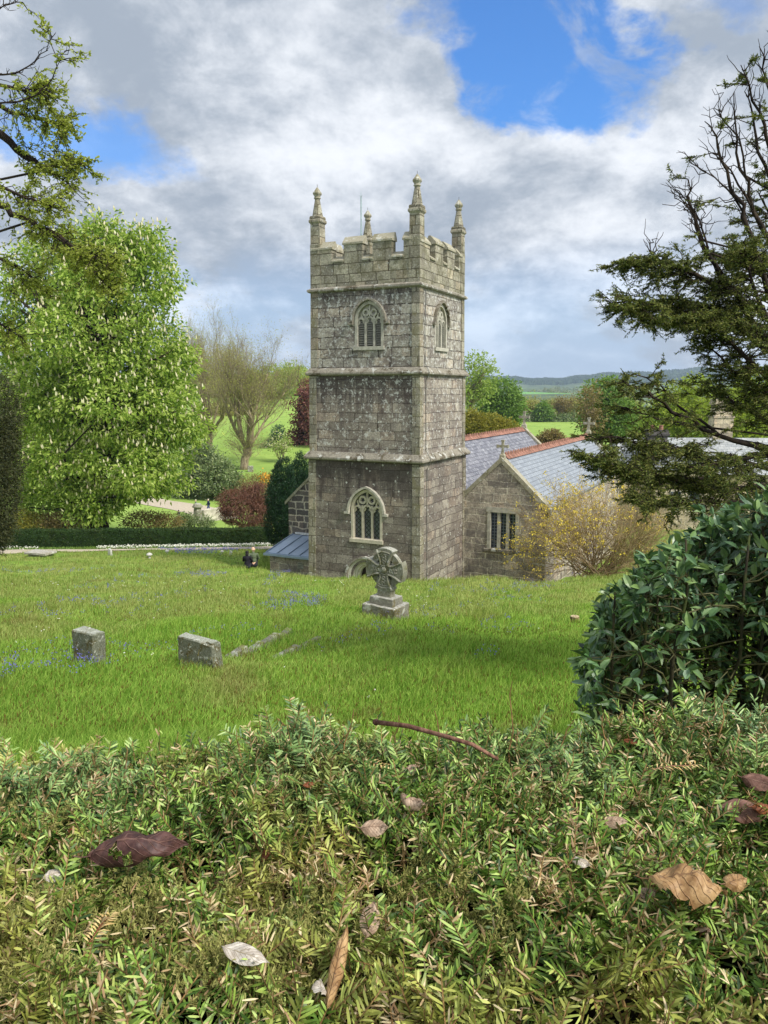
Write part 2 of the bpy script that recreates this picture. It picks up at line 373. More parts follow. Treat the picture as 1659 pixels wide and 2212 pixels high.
    h = MA(nt, 'ADD', MA(nt, 'MULTIPLY', br.outputs['Fac'], -1.0), MA(nt, 'MULTIPLY', g1, 0.5))
    h = MA(nt, 'ADD', h, MA(nt, 'MULTIPLY', g3, 0.5))
    principled(nt, out, col, 0.9, 0.2, bumpn(nt, h, bump, 0.03)); return m
def rock(name, c1, c2, lichen_col=lin(200, 200, 190), moss=lin(110, 105, 45), ls=7.0, mamt=0.6, lamt=0.7, top=False):
    m, nt, out = material(name)
    tc = node(nt, 'ShaderNodeTexCoord').outputs['Object']
    a = NZ(nt, tc, ls, 7, 0.7); b = NZ(nt, tc, ls*4, 5, 0.7); c = NZ(nt, tc, ls*0.5, 6, 0.65, 0.3)
    col = MX(nt, SS(nt, b, 0.3, 0.7), c1, c2)
    col = MX(nt, MA(nt, 'MULTIPLY', SS(nt, c, 0.5, 0.6), mamt), col, moss)
    col = MX(nt, MA(nt, 'MULTIPLY', SS(nt, a, 0.54, 0.62), lamt), col, lichen_col)
    if top:                                                               # pale crust growing on the level tops
        up_ = SS(nt, node(nt, 'ShaderNodeSeparateXYZ', {0: node(nt, 'ShaderNodeTexCoord').outputs['Normal']}).outputs[2], 0.6, 0.9)
        col = MX(nt, MA(nt, 'MULTIPLY', MA(nt, 'MULTIPLY', up_, SS(nt, b, 0.35, 0.6)), 0.55), col, lichen_col)
    h = MA(nt, 'ADD', a, MA(nt, 'MULTIPLY', b, 0.5))
    principled(nt, out, col, 0.92, 0.2, bumpn(nt, h, 0.8, 0.02)); return m
def slate_mat(name, c1, c2, c3, bw=0.34, bh=0.24, lichen=0.4, rough=0.5):
    m, nt, out = material(name)
    tcn = node(nt, 'ShaderNodeTexCoord'); uv = tcn.outputs['UV']; obj = tcn.outputs['Object']
    br = node(nt, 'ShaderNodeTexBrick', {'Vector': uv, 'Color1': c1, 'Color2': c2, 'Mortar': c3, 'Scale': 1.0, 'Mortar Size': 0.012, 'Mortar Smooth': 0.2,
              'Brick Width': bw, 'Row Height': bh}, offset=0.5)
    col = br.outputs['Color']
    g = NZ(nt, obj, 20, 5, 0.7)
    col = MX(nt, 1.0, col, MX(nt, SS(nt, g, 0.3, 0.7), (0.8, 0.8, 0.8, 1), (1.2, 1.2, 1.2, 1)), 'MULTIPLY')
    if lichen: col = MX(nt, MA(nt, 'MULTIPLY', SS(nt, NZ(nt, obj, 4, 7, 0.72), 0.55, 0.64), lichen), col, lin(190, 195, 195))
    sp = node(nt, 'ShaderNodeSeparateXYZ', {0: uv})
    saw = MA(nt, 'FRACT', MA(nt, 'DIVIDE', sp.outputs[1], bh))               # each course tilts over the one below
    h = MA(nt, 'ADD', MA(nt, 'MULTIPLY', saw, -0.8), MA(nt, 'ADD', MA(nt, 'MULTIPLY', br.outputs['Fac'], -0.6), MA(nt, 'MULTIPLY', g, 0.25)))
    principled(nt, out, col, rough, 0.5, bumpn(nt, h, 0.55, 0.03)); return m
def leaded_mat(name, glass=lin(58, 66, 82), lead=lin(24, 26, 32), s=0.09, diamond=True, gloss=0.12):
    m, nt, out = material(name)
    uv = node(nt, 'ShaderNodeTexCoord').outputs['UV']
    if diamond: uv = node(nt, 'ShaderNodeMapping', {0: uv, 'Rotation': (0, 0, rad(45))}).outputs[0]
    br = node(nt, 'ShaderNodeTexBrick', {'Vector': uv, 'Color1': glass, 'Color2': tuple(x*0.6 for x in glass[:3]) + (1,), 'Mortar': lead, 'Scale': 1.0,
              'Mortar Size': s*0.11, 'Mortar Smooth': 0.1, 'Brick Width': s, 'Row Height': s}, offset=0.0)
    principled(nt, out, br.outputs['Color'], gloss, 0.6, bumpn(nt, NZ(nt, uv, 9, 2), 0.25, 0.02)); return m
# ------------------------------------------------------------------ setting: ground, paths
def make_ground():
    ys = [-30]; 
    while ys[-1] < 5200:
        y = ys[-1]; ys.append(y + (0.35 if -2 < y < 62 else max(0.5, 0.022*abs(y))))
    ys = np.array(ys)
    az = np.concatenate([np.linspace(-1.6, -0.72, 16), np.linspace(-0.7, 0.75, 190), np.linspace(0.77, 1.6, 16)])
    Y, A = np.meshgrid(ys, az, indexing='ij'); X = A * (np.abs(Y) + 5)
    Z = ground(X, Y); nY, nA = Y.shape
    mb = MB(); i, j = np.meshgrid(np.arange(nY-1), np.arange(nA-1), indexing='ij'); b = (i*nA + j).ravel()
    mb.add(np.stack([X, Y, Z], -1).reshape(-1, 3), [np.stack([b, b+1, b+nA+1, b+nA], 1)])
    m, nt, out = material('ground')
    geo = node(nt, 'ShaderNodeNewGeometry'); pos = geo.outputs['Position']
    yy = node(nt, 'ShaderNodeSeparateXYZ', {0: pos}).outputs[1]
    lawn = MX(nt, SS(nt, NZ(nt, pos, 0.35, 5, 0.6), 0.4, 0.62), lin(116, 144, 56), lin(130, 138, 68))
    lawn = MX(nt, SS(nt, NZ(nt, pos, 2.2, 6, 0.7), 0.45, 0.65), lawn, lin(90, 110, 46))
    park = MX(nt, SS(nt, NZ(nt, pos, 0.03, 4), 0.4, 0.6), lin(140, 164, 78), lin(128, 156, 72))
    park = MX(nt, MA(nt, 'MULTIPLY', SS(nt, NZ(nt, pos, 0.35, 6, 0.7), 0.45, 0.62), 0.55), park, lin(112, 138, 62))
    n_f = node(nt, 'ShaderNodeTexVoronoi', {'Vector': node(nt, 'ShaderNodeMapping', {0: pos, 'Scale': (1, 0.55, 0)}).outputs[0], 'Scale': 0.0032}, distance='CHEBYCHEV')
    fr = node(nt, 'ShaderNodeSeparateColor', {0: n_f.outputs['Color']})
    field = MX(nt, fr.outputs[1], lin(104, 160, 86), lin(150, 168, 96))
    wood = MX(nt, SS(nt, NZ(nt, pos, 0.02, 6, 0.7), 0.4, 0.6), lin(66, 84, 62), lin(98, 112, 74))
    wf = MA(nt, 'MAXIMUM', SS(nt, fr.outputs[0], 0.36, 0.40, 1.0, 0.0), SS(nt, yy, 2700, 3300))
    far = MX(nt, wf, field, wood)
    col = MX(nt, SS(nt, yy, 64, 70), lawn, park); col = MX(nt, SS(nt, yy, 800, 1050), col, far)
    h = NZ(nt, pos, 5, 4, 0.7)
    principled(nt, out, col, 0.95, 0.15, bumpn(nt, h, 0.5, 0.05))
    return tag(mb.build('ground', m, smooth=True), kind='structure')
make_ground()
GRAVEL = plain('gravel', lin(178, 166, 146), 0.95, 0.2, var=0.18, scale=5.0)
def strip(name, pts, widths, mat, lift=0.03, n=60, kind='structure', label=None):
    P = np.array(pts, float); t = np.linspace(0, 1, len(P)); T = np.linspace(0, 1, n)
    X = np.interp(T, t, P[:, 0]); Y = np.interp(T, t, P[:, 1]); Wd = np.interp(T, t, np.broadcast_to(widths, len(P)))
    for k in range(3):                                                   # soften the corners
        X[1:-1] = (X[:-2] + 2*X[1:-1] + X[2:]) / 4; Y[1:-1] = (Y[:-2] + 2*Y[1:-1] + Y[2:]) / 4
    d = unit(np.stack([np.gradient(X), np.gradient(Y)], 1)); nrm = np.stack([-d[:, 1], d[:, 0]], 1)
    k = 9; V = []
    for i in range(n):
        jit = rng.normal(0, 0.05, 2)
        for s in np.linspace(-0.5, 0.5, k):
            p = np.array([X[i], Y[i]]) + nrm[i]*(s*Wd[i] + (jit[0] if s < 0 else jit[1])*abs(s)*2)
            V.append((p[0], p[1], gz(p[0], p[1]) + lift))
    mb = MB(); i, j = np.meshgrid(np.arange(n-1), np.arange(k-1), indexing='ij'); b = (i*k + j).ravel()
    mb.add(V, [np.stack([b+1, b, b+k, b+k+1], 1)])
    return tag(mb.build(name, mat, smooth=True), kind=kind)
HA, HB = np.array([-46.0, 55.2]), np.array([-9.2, 62.2])                 # ends of the clipped hedge
hd = (HB - HA) / np.linalg.norm(HB - HA); hn = np.array([hd[1], -hd[0]])
strip('path', [HA + hn*5.0, HA + hd*18 + hn*4.4, HA + hd*26 + hn*3.6, HB + hn*3.2, HB + hd*8 + hn*3.0], [6.6, 5.4, 3.0, 2.6, 2.6], GRAVEL, 0.05, 70)
w0 = [on_ground(x, y)[:2] for x, y in ((330, 1085), (400, 1096), (448, 1107), (474, 1122))]
strip('garden_path', [w0[0] + (w0[0]-w0[1])*1.5] + w0, [5, 5, 5.5, 5, 5], GRAVEL, 0.05, 40)
# ------------------------------------------------------------------ church
MORT = lin(118, 112, 100)
ST_LOW = masonry('granite_lower_stage', lin(158, 152, 140), lin(126, 119, 110), lin(90, 84, 76), 0.95, 0.44, 0.015, 0.13, lichen=0.45, spots=0.7, squash=1.5, stain=[(-3.2, 1.9)], dark=lin(100, 90, 84), dark_amt=0.75, bump=0.8)
ST_MID = masonry('granite_middle_stage', lin(166, 159, 147), lin(138, 130, 120), lin(88, 80, 72), 0.85, 0.42, 0.016, 0.13, lichen=0.76, spots=0.7, squash=1.4, stain=[(0.95, 1.7)], dark=lin(100, 88, 84), dark_amt=0.6, bump=0.8)
ST_TOP = masonry('granite_belfry_stage', lin(174, 170, 158), lin(142, 137, 127), lin(82, 76, 68), 0.8, 0.47, 0.022, 0.13, squash=1.5, lichen=0.85, spots=0.5, stain=[(4.9, 0.7)], dark=lin(104, 94, 88), dark_amt=0.75, bump=0.9)
ST_PAR = masonry('granite_parapet', lin(162, 158, 140), lin(134, 130, 114), lin(86, 80, 66), 0.7, 0.45, 0.02, 0.06, lichen=0.55, spots=0.3, dark=lin(96, 92, 66), dark_amt=0.6, bump=0.8)
ST_QUOIN = masonry('granite_quoin', lin(160, 155, 140), lin(132, 127, 113), lin(92, 86, 72), 0.62, 0.47, 0.018, 0.05, lichen=0.6, spots=0.5, dark=lin(120, 114, 86), dark_amt=0.7, bump=0.8)
ST_CAP = rock('granite_coping', lin(165, 160, 140), lin(138, 132, 112), lin(196, 196, 186), lin(104, 98, 62), 3.5, 0.55, 0.7)
ST_STRING = rock('granite_string', lin(150, 144, 130), lin(112, 106, 94), lin(200, 200, 192), lin(70, 60, 40), 2.6, 0.85, 0.75)
ST_DRESS = plain('dressed_stone', lin(186, 178, 158), 0.9, 0.2, var=0.18, scale=6.0)
ST_DRESS2 = plain('weathered_dressed_stone', lin(168, 164, 150), 0.9, 0.2, var=0.25, scale=5.0)
RUB = masonry('rubble_wall', lin(182, 172, 157), lin(146, 138, 128), lin(208, 201, 184), 0.72, 0.40, 0.030, 0.30, grain=0.4, lichen=0.42, spots=0.35, dark=lin(98, 92, 90), dark_amt=0.6, bump=1.0, squash=1.5)
RUB2 = masonry('dark_rubble_wall', lin(114, 108, 104), lin(86, 82, 82), lin(184, 176, 162), 0.62, 0.40, 0.05, 0.30, grain=0.3, lichen=0.3, spots=0.4, bump=1.0, squash=1.5)
SL_OLD = slate_mat('old_slate', lin(130, 130, 136), lin(92, 93, 102), lin(46, 46, 54), 0.36, 0.26, 0.5, 0.5)
SL_NEW = slate_mat('blue_slate', lin(142, 148, 154), lin(122, 128, 135), lin(72, 77, 84), 0.40, 0.25, 0.06, 0.36)
TERRA = plain('terracotta', lin(140, 102, 87), 0.85, 0.2, var=0.35, scale=3.0)
ZINC = plain('zinc_sheet', lin(152, 168, 188), 0.45, 0.5, 0.25, var=0.08, scale=2.0)
GLASS_W = leaded_mat('leaded_glass', lin(92, 96, 106), lin(34, 34, 40), 0.16)
GLASS_S = leaded_mat('square_leaded_glass', lin(40, 50, 70), lin(104, 112, 124), 0.17, False)
DARKIN = plain('dark_opening', lin(26, 24, 24), 0.9, 0.1)
LOUV = plain('louvre_slate', lin(120, 118, 108), 0.8, 0.2, var=0.2)
IRON = plain('lead_cable', lin(92, 96, 92), 0.6, 0.4, 0.3)
COPPER = plain('verdigris_rod', lin(146, 168, 164), 0.5, 0.4, 0.3)

def arch(cx, z0, zs, hw, rise, n=10, grow=0.0):
    """outline (x, z) of a pointed-arch opening, sill z0, springing zs; grow offsets it outwards"""
    R = (hw*hw + rise*rise) / (2*hw); R2 = R + grow; c = R - hw
    top = math.sqrt(max(R2*R2 - c*c, 0))
    a_end = math.atan2(top, c)
    right = [(cx - c + R2*math.cos(t), zs + R2*math.sin(t)) for t in np.linspace(0, a_end, n)]
    left = [(2*cx - x, z) for x, z in right[::-1]][1:]
    return [(cx - hw - grow, z0), (cx + hw + grow, z0)] + right + left
def on_face(face, h):
    """map (u, out, z) of a wall face to tower-local xyz; u runs right, out towards the viewer"""
    if face == 'west': return lambda u, o, z: (u, -h - o, z)
    return lambda u, o, z: (h + o, u, z)
def band(mb, pts, f, o0, o1, t, closed=False):
    """a moulding of width t along a (u, z) path, from depth o0 to o1"""
    P = np.array(pts, float); n = len(P); d = unit(np.gradient(P, axis=0)); nr = np.stack([d[:, 1], -d[:, 0]], 1)
    A, B = P - nr*t/2, P + nr*t/2
    rings = [[f(A[i][0], o0, A[i][1]), f(B[i][0], o0, B[i][1]), f(B[i][0], o1, B[i][1]), f(A[i][0], o1, A[i][1])] for i in range(n)]
    mb.loft(rings)
def arc_pts(cx, cz, r, a0, a1, n=10): return [(cx + r*math.cos(t), cz + r*math.sin(t)) for t in np.linspace(a0, a1, n)]

tower = thing('church_tower', 'tall square granite church tower with battlements and four corner pinnacles', 'tower', tuple(tower_pt(0, 0, 0)), -TA)
def stage(name, z0, z1, h0, h1, mat):
    return MB().square([(h0, z0), (h1, z1)]).build(name, mat, tower, uv=True)
lower = stage('lower_stage', -11.6, -3.25, 3.12, 3.04, ST_LOW)
mid = stage('middle_stage', -3.25, 0.9, 3.0, 2.97, ST_MID)
upper = stage('belfry_stage', 0.9, 4.9, 2.92, 2.88, ST_TOP)
# openings
WC, WH = 0.22, 0.80
fW = on_face('west', 3.075)
def cut_prism(outline, face, h, depth):
    f = on_face(face, h); pts = [f(u, 0.6, z) for u, z in outline]
    return MB().prism(pts, (0, depth + 0.6, 0) if face == 'west' else (-(depth + 0.6), 0, 0))
west_out = arch(WC, -7.22, -5.78, WH, 0.98)
door_out = arch(0.16, -11.4, -9.15, 0.72, 0.78)
boolean(lower, [cut_prism(west_out, 'west', 3.08, 0.32), cut_prism(door_out, 'west', 3.1, 0.6)])
bel_out_w = arch(0.30, 2.12, 3.36, 0.70, 0.80); bel_out_s = arch(-0.27, 2.12, 3.36, 0.70, 0.80)
boolean(upper, [cut_prism(bel_out_w, 'west', 2.9, 0.42), cut_prism(bel_out_s, 'south', 2.9, 0.42)])
# corner quoins, slightly proud
for z0, z1, h0, h1, hh in ((-11.5, -3.4, 3.12, 3.045, 0.42), (-3.0, 0.75, 2.999, 2.972, 0.40), (1.15, 4.75, 2.918, 2.882, 0.40)):
    for sx, sy in ((-1, -1), (1, -1), (1, 1), (-1, 1)):
        mb = MB(); e = 0.035
        mb.loft([[(sx*(h + e - (0 if k in (0, 3) else hh)), sy*(h + e - (0 if k in (0, 1) else hh)), z) for k in ((0, 1, 2, 3) if sx*sy > 0 else (3, 2, 1, 0))] for h, z in ((h0, z0), (h1, z1))])
        mb.build('quoin', ST_QUOIN, tower, uv=True)
def string(z, hin, hout, up, name='string_course'):
    mb = MB().square([(hin-0.05, z-0.13), (hout-0.05, z-0.10), (hout, z-0.05), (hout, z+0.03), (hin+0.01, z+up), (hin-0.2, z+up)])
    mb.build(name, ST_STRING, tower, uv=True)
string(-3.25, 3.05, 3.27, 0.30); string(0.88, 2.975, 3.15, 0.26); string(4.86, 2.89, 3.05, 0.12)
# parapet
par = empty('parapet', (0, 0, 0)); par.parent = tower
def side(k):
    a = k*math.pi/2; ca, sa = round(math.cos(a)), round(math.sin(a))
    return lambda x, y, z: (x*ca - y*sa, x*sa + y*ca, z)
mb = MB(); H = 2.89; T = 0.42
for k in range(4):
    g = side(k)
    for x0, x1 in ((-H, H - T),):
        pts = [g(x0, -H, 4.95), g(x1, -H, 4.95), g(x1, -H + T, 4.95), g(x0, -H + T, 4.95)]
        mb.prism(pts, (0, 0, 1.17))
mb.bx(-2.4, 2.4, -2.4, 2.4, 4.8, 5.15)
bpy.data.objects.remove(par)
par = mb.build('parapet', ST_PAR, tower, uv=True)
for k in range(4):
    g = side(k)
    for x0, x1, ztop in ((-H, -1.72, 7.1), (-1.06, -0.06, 7.26), (0.50, 1.48, 7.28), (2.08, H - T - 0.002, 7.2)):
        j = rng.normal(0, 0.02); mb = MB()
        mb.prism([g(x0, -H, 6.12), g(x1, -H, 6.12), g(x1, -H + T, 6.12), g(x0, -H + T, 6.12)], (0, 0, ztop - 0.36 - 6.12 + j))
        m = mb.build('merlon', ST_PAR, par, uv=True)
        z = ztop - 0.36 + j; e = 0.05; c = MB()
        prof = [(-H - e, z), (-H - e, z + 0.09), (-H + T*0.55, z + 0.40), (-H + T*0.8, z + 0.40), (-H + T + e, z + 0.12), (-H + T + e, z)]
        xa, xb = x0 - (0 if x0 == -H else e), x1 + (0 if x1 > 2.2 else e)
        c.prism([g(xa, y, zz_) for y, zz_ in prof], np.array(g(xb, 0, 0)) - np.array(g(xa, 0, 0)))
        c.build('coping', ST_CAP, m, uv=True)
    for x0, x1 in ((-1.72, -1.06), (-0.06, 0.50), (1.48, 2.08)):
        c = MB(); prof = [(-H - 0.06, 6.12), (-H - 0.06, 6.19), (-H + T*0.7, 6.42), (-H + T + 0.04, 6.26), (-H + T + 0.04, 6.12)]
        c.prism([g(x0 + 0.004, y, zz_) for y, zz_ in prof], np.array(g(x1 - 0.004, 0, 0)) - np.array(g(x0 + 0.004, 0, 0)))
        c.build('embrasure_coping', ST_CAP, par, uv=True)
for sx, sy in ((-1, -1), (1, -1), (1, 1), (-1, 1)):
    c = (sx*2.63, sy*2.63); mb = MB()
    mb.square([(0.285, 4.95), (0.28, 7.0), (0.265, 7.05), (0.255, 8.0)], c)
    mb.square([(0.25, 7.98), (0.32, 8.07), (0.32, 8.16), (0.285, 8.2), (0.285, 8.3), (0.26, 8.36)], c)
    mb.lathe([(0.265, 8.34), (0.185, 8.78), (0.115, 9.18)], (c[0], c[1], 0), 8, rad(22.5))
    p = mb.build('pinnacle', ST_PAR, tower, uv=True)
    f = MB().lathe([(0.11, 9.15), (0.17, 9.19), (0.17, 9.23), (0.13, 9.26), (0.165, 9.33), (0.21, 9.40), (0.21, 9.46), (0.15, 9.53), (0.12, 9.58), (0.03, 9.70)], (c[0], c[1], 0), 9)
    for t in range(4):
        f.sphere((c[0] + 0.17*math.cos(t*1.571+.78), c[1] + 0.17*math.sin(t*1.571+.78), 9.42), (0.06, 0.06, 0.08), 6, 5)
    f.build('finial', ST_CAP, p, smooth=False)
    MB().tube([(c[0], c[1], 9.66), (c[0], c[1], 9.84)], 0.012, 5).build('finial_spike', IRON, p)
rod = MB().tube([(-2.12, 0.9, 5.0), (-2.12, 0.9, 9.95)], 0.03, 6)
rod.tube([(-2.12, 0.9, 9.9), (-2.12, 0.9, 10.25)], [0.018, 0.006], 5); rod.tube([(-2.2, 0.9, 10.05), (-2.12, 0.9, 9.95), (-2.04, 0.9, 10.05)], 0.012, 4)
rod.build('lightning_rod', COPPER, tower)
cab = MB(); cab.tube([(2.72, -2.40, 4.7), (2.99, -2.38, 4.6), (2.955, -2.36, 3.0), (2.975, -2.35, 1.3), (3.2, -2.35, 0.9), (3.01, -2.33, 0.5), (3.04, -2.32, -2.8), (3.30, -2.3, -3.2), (3.09, -2.3, -3.7), (3.15, -2.28, -11)], 0.016, 5)
cab.build('lightning_cable', IRON, tower)

def three_light(face, h, uc, z0, zs, hw, rise, lighttop, deep, glass, louvre, mat, hood_mat, relief):
    """a pointed window of three lights with cusped heads, tracery, hood mould"""
    f = on_face(face, h)
    w = empty('window', (0, 0, 0)); bpy.data.objects.remove(w)
    mb = MB()
    out = arch(uc, z0, zs, hw, rise)
    ring = out[1:] + [out[0]]
    band(mb, [(u, z) for u, z in ring], f, -deep, 0.015, 0.13)                       # jamb and arch
    mb.prism([f(uc-hw-0.12, -deep, z0-0.13), f(uc+hw+0.12, -deep, z0-0.13), f(uc+hw+0.12, 0.10, z0-0.16), f(uc-hw-0.12, 0.10, z0-0.16)], np.array(f(0, 0, 0.17)) - np.array(f(0, 0, 0)))
    win = mb.build('window', mat, tower)
    # glazing or darkness behind
    g = MB(); inn = arch(uc, z0, zs, hw - 0.04, rise - 0.05); g.prism([f(u, -deep + 0.05, z) for u, z in inn], np.array(f(0, -deep + 0.02, 0)) - np.array(f(0, -deep + 0.05, 0)))
    g.build('pane', glass, win, uv=True)
    lw = (2*hw - 0.13 - 2*0.10) / 3
    for s in (-1, 1):
        u = uc + s*(lw/2 + 0.05)
        MB().prism([f(u-0.05, -deep+0.06, z0), f(u+0.05, -deep+0.06, z0), f(u+0.05, -0.06, z0), f(u-0.05, -0.06, z0)], np.array(f(0, 0, lighttop + 0.18 - z0)) - np.array(f(0, 0, 0))).build('mullion', mat, win)
    t = MB()
    for k in (-1, 0, 1):
        u = uc + k*(lw + 0.10)
        zt = lighttop - (0.0 if k == 0 else 0.05)
        arcs = arc_pts(u, zt - lw*0.1, lw/2 + 0.02, 0.0, math.pi, 9); band(t, arcs, f, -deep+0.06, -0.06, 0.085)
        for s in (-1, 1):                                                                 # cusps
            band(t, [(u + s*lw*0.5, zt - 0.12), (u + s*lw*0.26, zt - 0.02), (u + s*lw*0.36, zt + lw*0.25)], f, -deep+0.08, -0.09, 0.06)
    for s in (-1, 1):                                                                     # two big eyes in the head
        u = uc + s*(lw*0.60)
        zc = lighttop + rise*0.46
        band(t, arc_pts(u, zc, lw*0.40, 0, 2*math.pi, 15), f, -deep+0.06, -0.06, 0.085)
        for a in range(5): band(t, [(u + lw*0.40*math.cos(a*1.257+.3), zc + lw*0.40*math.sin(a*1.257+.3)), (u + lw*0.20*math.cos(a*1.257+.3), zc + lw*0.20*math.sin(a*1.257+.3))], f, -deep+0.08, -0.09, 0.06)
        band(t, [(u + s*lw*0.45, lighttop + 0.02), (u + s*lw*0.7, zc - lw*0.1)], f, -deep+0.06, -0.07, 0.07)
    band(t, [(uc, lighttop + 0.1), (uc, lighttop + rise*0.9)], f, -deep+0.06, -0.06, 0.07)
    # solid stone between the tracery, up in the head
    top = arch(uc, zs - 0.02, zs, hw - 0.05, rise - 0.06)
    if louvre:
        t.prism([f(u, -deep + 0.13, max(z, lighttop + 0.05)) for u, z in top if z > lighttop - 0.3], np.array(f(0, -deep + 0.09, 0)) - np.array(f(0, -deep + 0.13, 0)))
    t.build('tracery', mat, win)
    if louvre:
        nl = 11
        for k in (-1, 0, 1):
            u = uc + k*(lw + 0.10)
            for i in range(nl):
                z = z0 + 0.04 + (lighttop - 0.02 - z0) * (i + 0.5) / nl
                MB().prism([f(u-lw/2, -deep+0.10, z+0.075), f(u-lw/2, -0.10, z-0.02), f(u-lw/2, -0.10, z), f(u-lw/2, -deep+0.10, z+0.095)], np.array(f(lw, 0, 0)) - np.array(f(0, 0, 0))).build('louvre', LOUV, win)
    else:
        b = MB()
        for k in (-1, 0, 1):
            u = uc + k*(lw + 0.10); b.tube([f(u-lw/2, -deep+0.10, z0 + (lighttop-z0)*0.68), f(u+lw/2, -deep+0.10, z0 + (lighttop-z0)*0.68)], 0.012, 5)
        b.build('saddle_bar', IRON, win)
    hm = MB(); hd_ = arch(uc, z0, zs - 0.12, hw, rise + 0.1, grow=0.19)[1:]
    band(hm, hd_[1:], f, -0.02, relief, 0.11)
    for s in (-1, 1):
        u = uc + s*(hw + 0.19 + 0.07); hm.prism([f(u-0.13, -0.02, zs-0.2), f(u+0.13, -0.02, zs-0.2), f(u+0.13, relief, zs-0.2), f(u-0.13, relief, zs-0.2)], np.array(f(0, 0, 0.12)) - np.array(f(0, 0, 0)))
    hm.build('hood_mould', hood_mat, win)
    return win
three_light('west', 3.078, WC, -7.22, -5.78, WH, 0.98, -5.72, 0.26, GLASS_W, False, ST_DRESS, ST_DRESS2, 0.16)
three_light('west', 2.905, 0.30, 2.12, 3.36, 0.70, 0.80, 3.34, 0.30, DARKIN, True, ST_DRESS2, ST_STRING, 0.15)
three_light('south', 2.905, -0.27, 2.12, 3.36, 0.70, 0.80, 3.34, 0.30, DARKIN, True, ST_DRESS2, ST_STRING, 0.15)
# west door: moulded white-stone arch, dark planked door inside
d = MB(); dl = arch(0.16, -11.4, -9.15, 0.72, 0.78); fD = on_face('west', 3.10)
for k, (gr, o) in enumerate(((0.20, 0.03), (0.06, -0.05), (-0.07, -0.18), (-0.17, -0.30))):
    aa = arch(0.16, -11.4, -9.15, 0.72, 0.78, grow=gr); band(d, aa[1:] + [aa[0]], fD, -0.5, o, 0.15)
do = d.build('doorway', plain('white_doorway_stone', lin(208, 202, 190), 0.9, 0.2, var=0.12), tower)
MB().prism([fD(u, -0.52, z) for u, z in arch(0.16, -11.3, -9.15, 0.56, 0.62)], (0, 0.05, 0)).build('door', plain('old_oak', lin(52, 42, 36), 0.8), do)
h_ = MB(); aa = arch(0.16, -9.4, -9.25, 0.72, 0.78, grow=0.36)
band(h_, aa[1:][1:], fD, -0.02, 0.14, 0.10); h_.build('hood_mould', ST_STRING, do)

# ---- church body, aisles
church = thing('parish_church', 'low granite church body with slate roofs, red ridge tiles and gable crosses, behind the tower', 'church', tuple(tower_pt(0, 0, 0)), -TA)
def gable_wall(name, cx, hw, ze, zr, y0, y1, zb, mat, parent=church):
    pts = [(cx-hw, y0, zb), (cx+hw, y0, zb), (cx+hw, y0, ze), (cx, y0, zr), (cx-hw, y0, ze)]
    return MB().prism(pts, (0, y1-y0, 0)).build(name, mat, parent, uv=True)
def roof(name, cx, hw, ze, zr, y0, y1, mat, over=0.15):
    mb = MB(); k = (zr - ze) / hw
    for s in (-1, 1):
        a = (cx, y0, zr + 0.02); b = (cx + s*(hw + over), y0, ze - over*k + 0.02)
        pts = [a, b, (b[0], y0, b[2] + 0.10), (a[0], y0, a[2] + 0.13)]
        mb.prism(pts, (0, y1-y0, 0))
    return mb.build(name, mat, church, uv=True)
def coping(cx, hw, ze, zr, y0, y1, mat=ST_CAP, w=0.3, up=0.16, parent=church):
    mb = MB()
    for s in (-1, 1):
        k = (zr - ze) / hw; A = np.array([cx, y0, zr + up]); B = np.array([cx + s*(hw + 0.22), y0, ze - 0.22*k + up])
        mb.prism([A, B, B - np.array([0, 0, w]), A - np.array([0, 0, w])], (0, y1-y0, 0))
    return mb.build('coping', mat, parent, uv=True)
def ridge_tiles(cx, z, y0, y1):
    r = None
    mb = MB(); n = int((y1-y0) / 0.46); L = (y1-y0) / n
    mb.prism([(cx-0.24, y0, z-0.10), (cx, y0, z+0.10), (cx+0.24, y0, z-0.10), (cx, y0, z-0.02)], (0, y1-y0, 0))
    for i in range(n):
        yy_ = y0 + i*L
        mb.prism([(cx-0.03, yy_+0.03, z+0.06), (cx-0.03, yy_+L*0.72, z+0.06), (cx-0.03, yy_+L*0.66, z+0.20), (cx-0.03, yy_+L*0.38, z+0.27), (cx-0.03, yy_+0.09, z+0.20)], (0.06, 0, 0))
        mb.prism([(cx-0.26, yy_+L-0.03, z-0.115), (cx, yy_+L-0.03, z+0.125), (cx+0.26, yy_+L-0.03, z-0.115), (cx, yy_+L-0.03, z)], (0, 0.05, 0))
    return mb.build('ridge_tiles', TERRA, church)
def gable_cross(cx, y, z, s=1.0):
    mb = MB(); mb.square([(0.17*s, z-0.1), (0.15*s, z+0.12*s), (0.09*s, z+0.2*s), (0.075*s, z+0.30*s)], (cx, y))
    t = 0.07*s
    mb.bx(cx-t, cx+t, y-t, y+t, z+0.28*s, z+1.0*s); mb.bx(cx-0.33*s, cx+0.33*s, y-t*0.9, y+t*0.9, z+0.58*s, z+0.73*s)
    for px_, pz in ((-0.33, 0.655), (0.33, 0.655), (0, 1.0)): mb.box((cx+px_*s, y, z+pz*s), (0.11*s if px_ else 0.2*s, 2*t*1.05, 0.2*s if px_ else 0.11*s))
    return mb.build('gable_cross', ST_CAP, church)
AC, AH, AE, AR = 5.12, 2.52, -5.98, -3.56
NC, NH, NE, NR = 0.0, 2.60, -5.60, -3.14
sw = gable_wall('south_aisle_gable', AC, AH, AE, AR, 2.9, 3.45, -12.0, RUB)
winz0, winz1, wu0, wu1 = -8.36, -6.34, 4.56, 6.04
boolean(sw, [MB().bx(wu0, wu1, 2.0, 3.25, winz0, winz1)])
fr = MB()
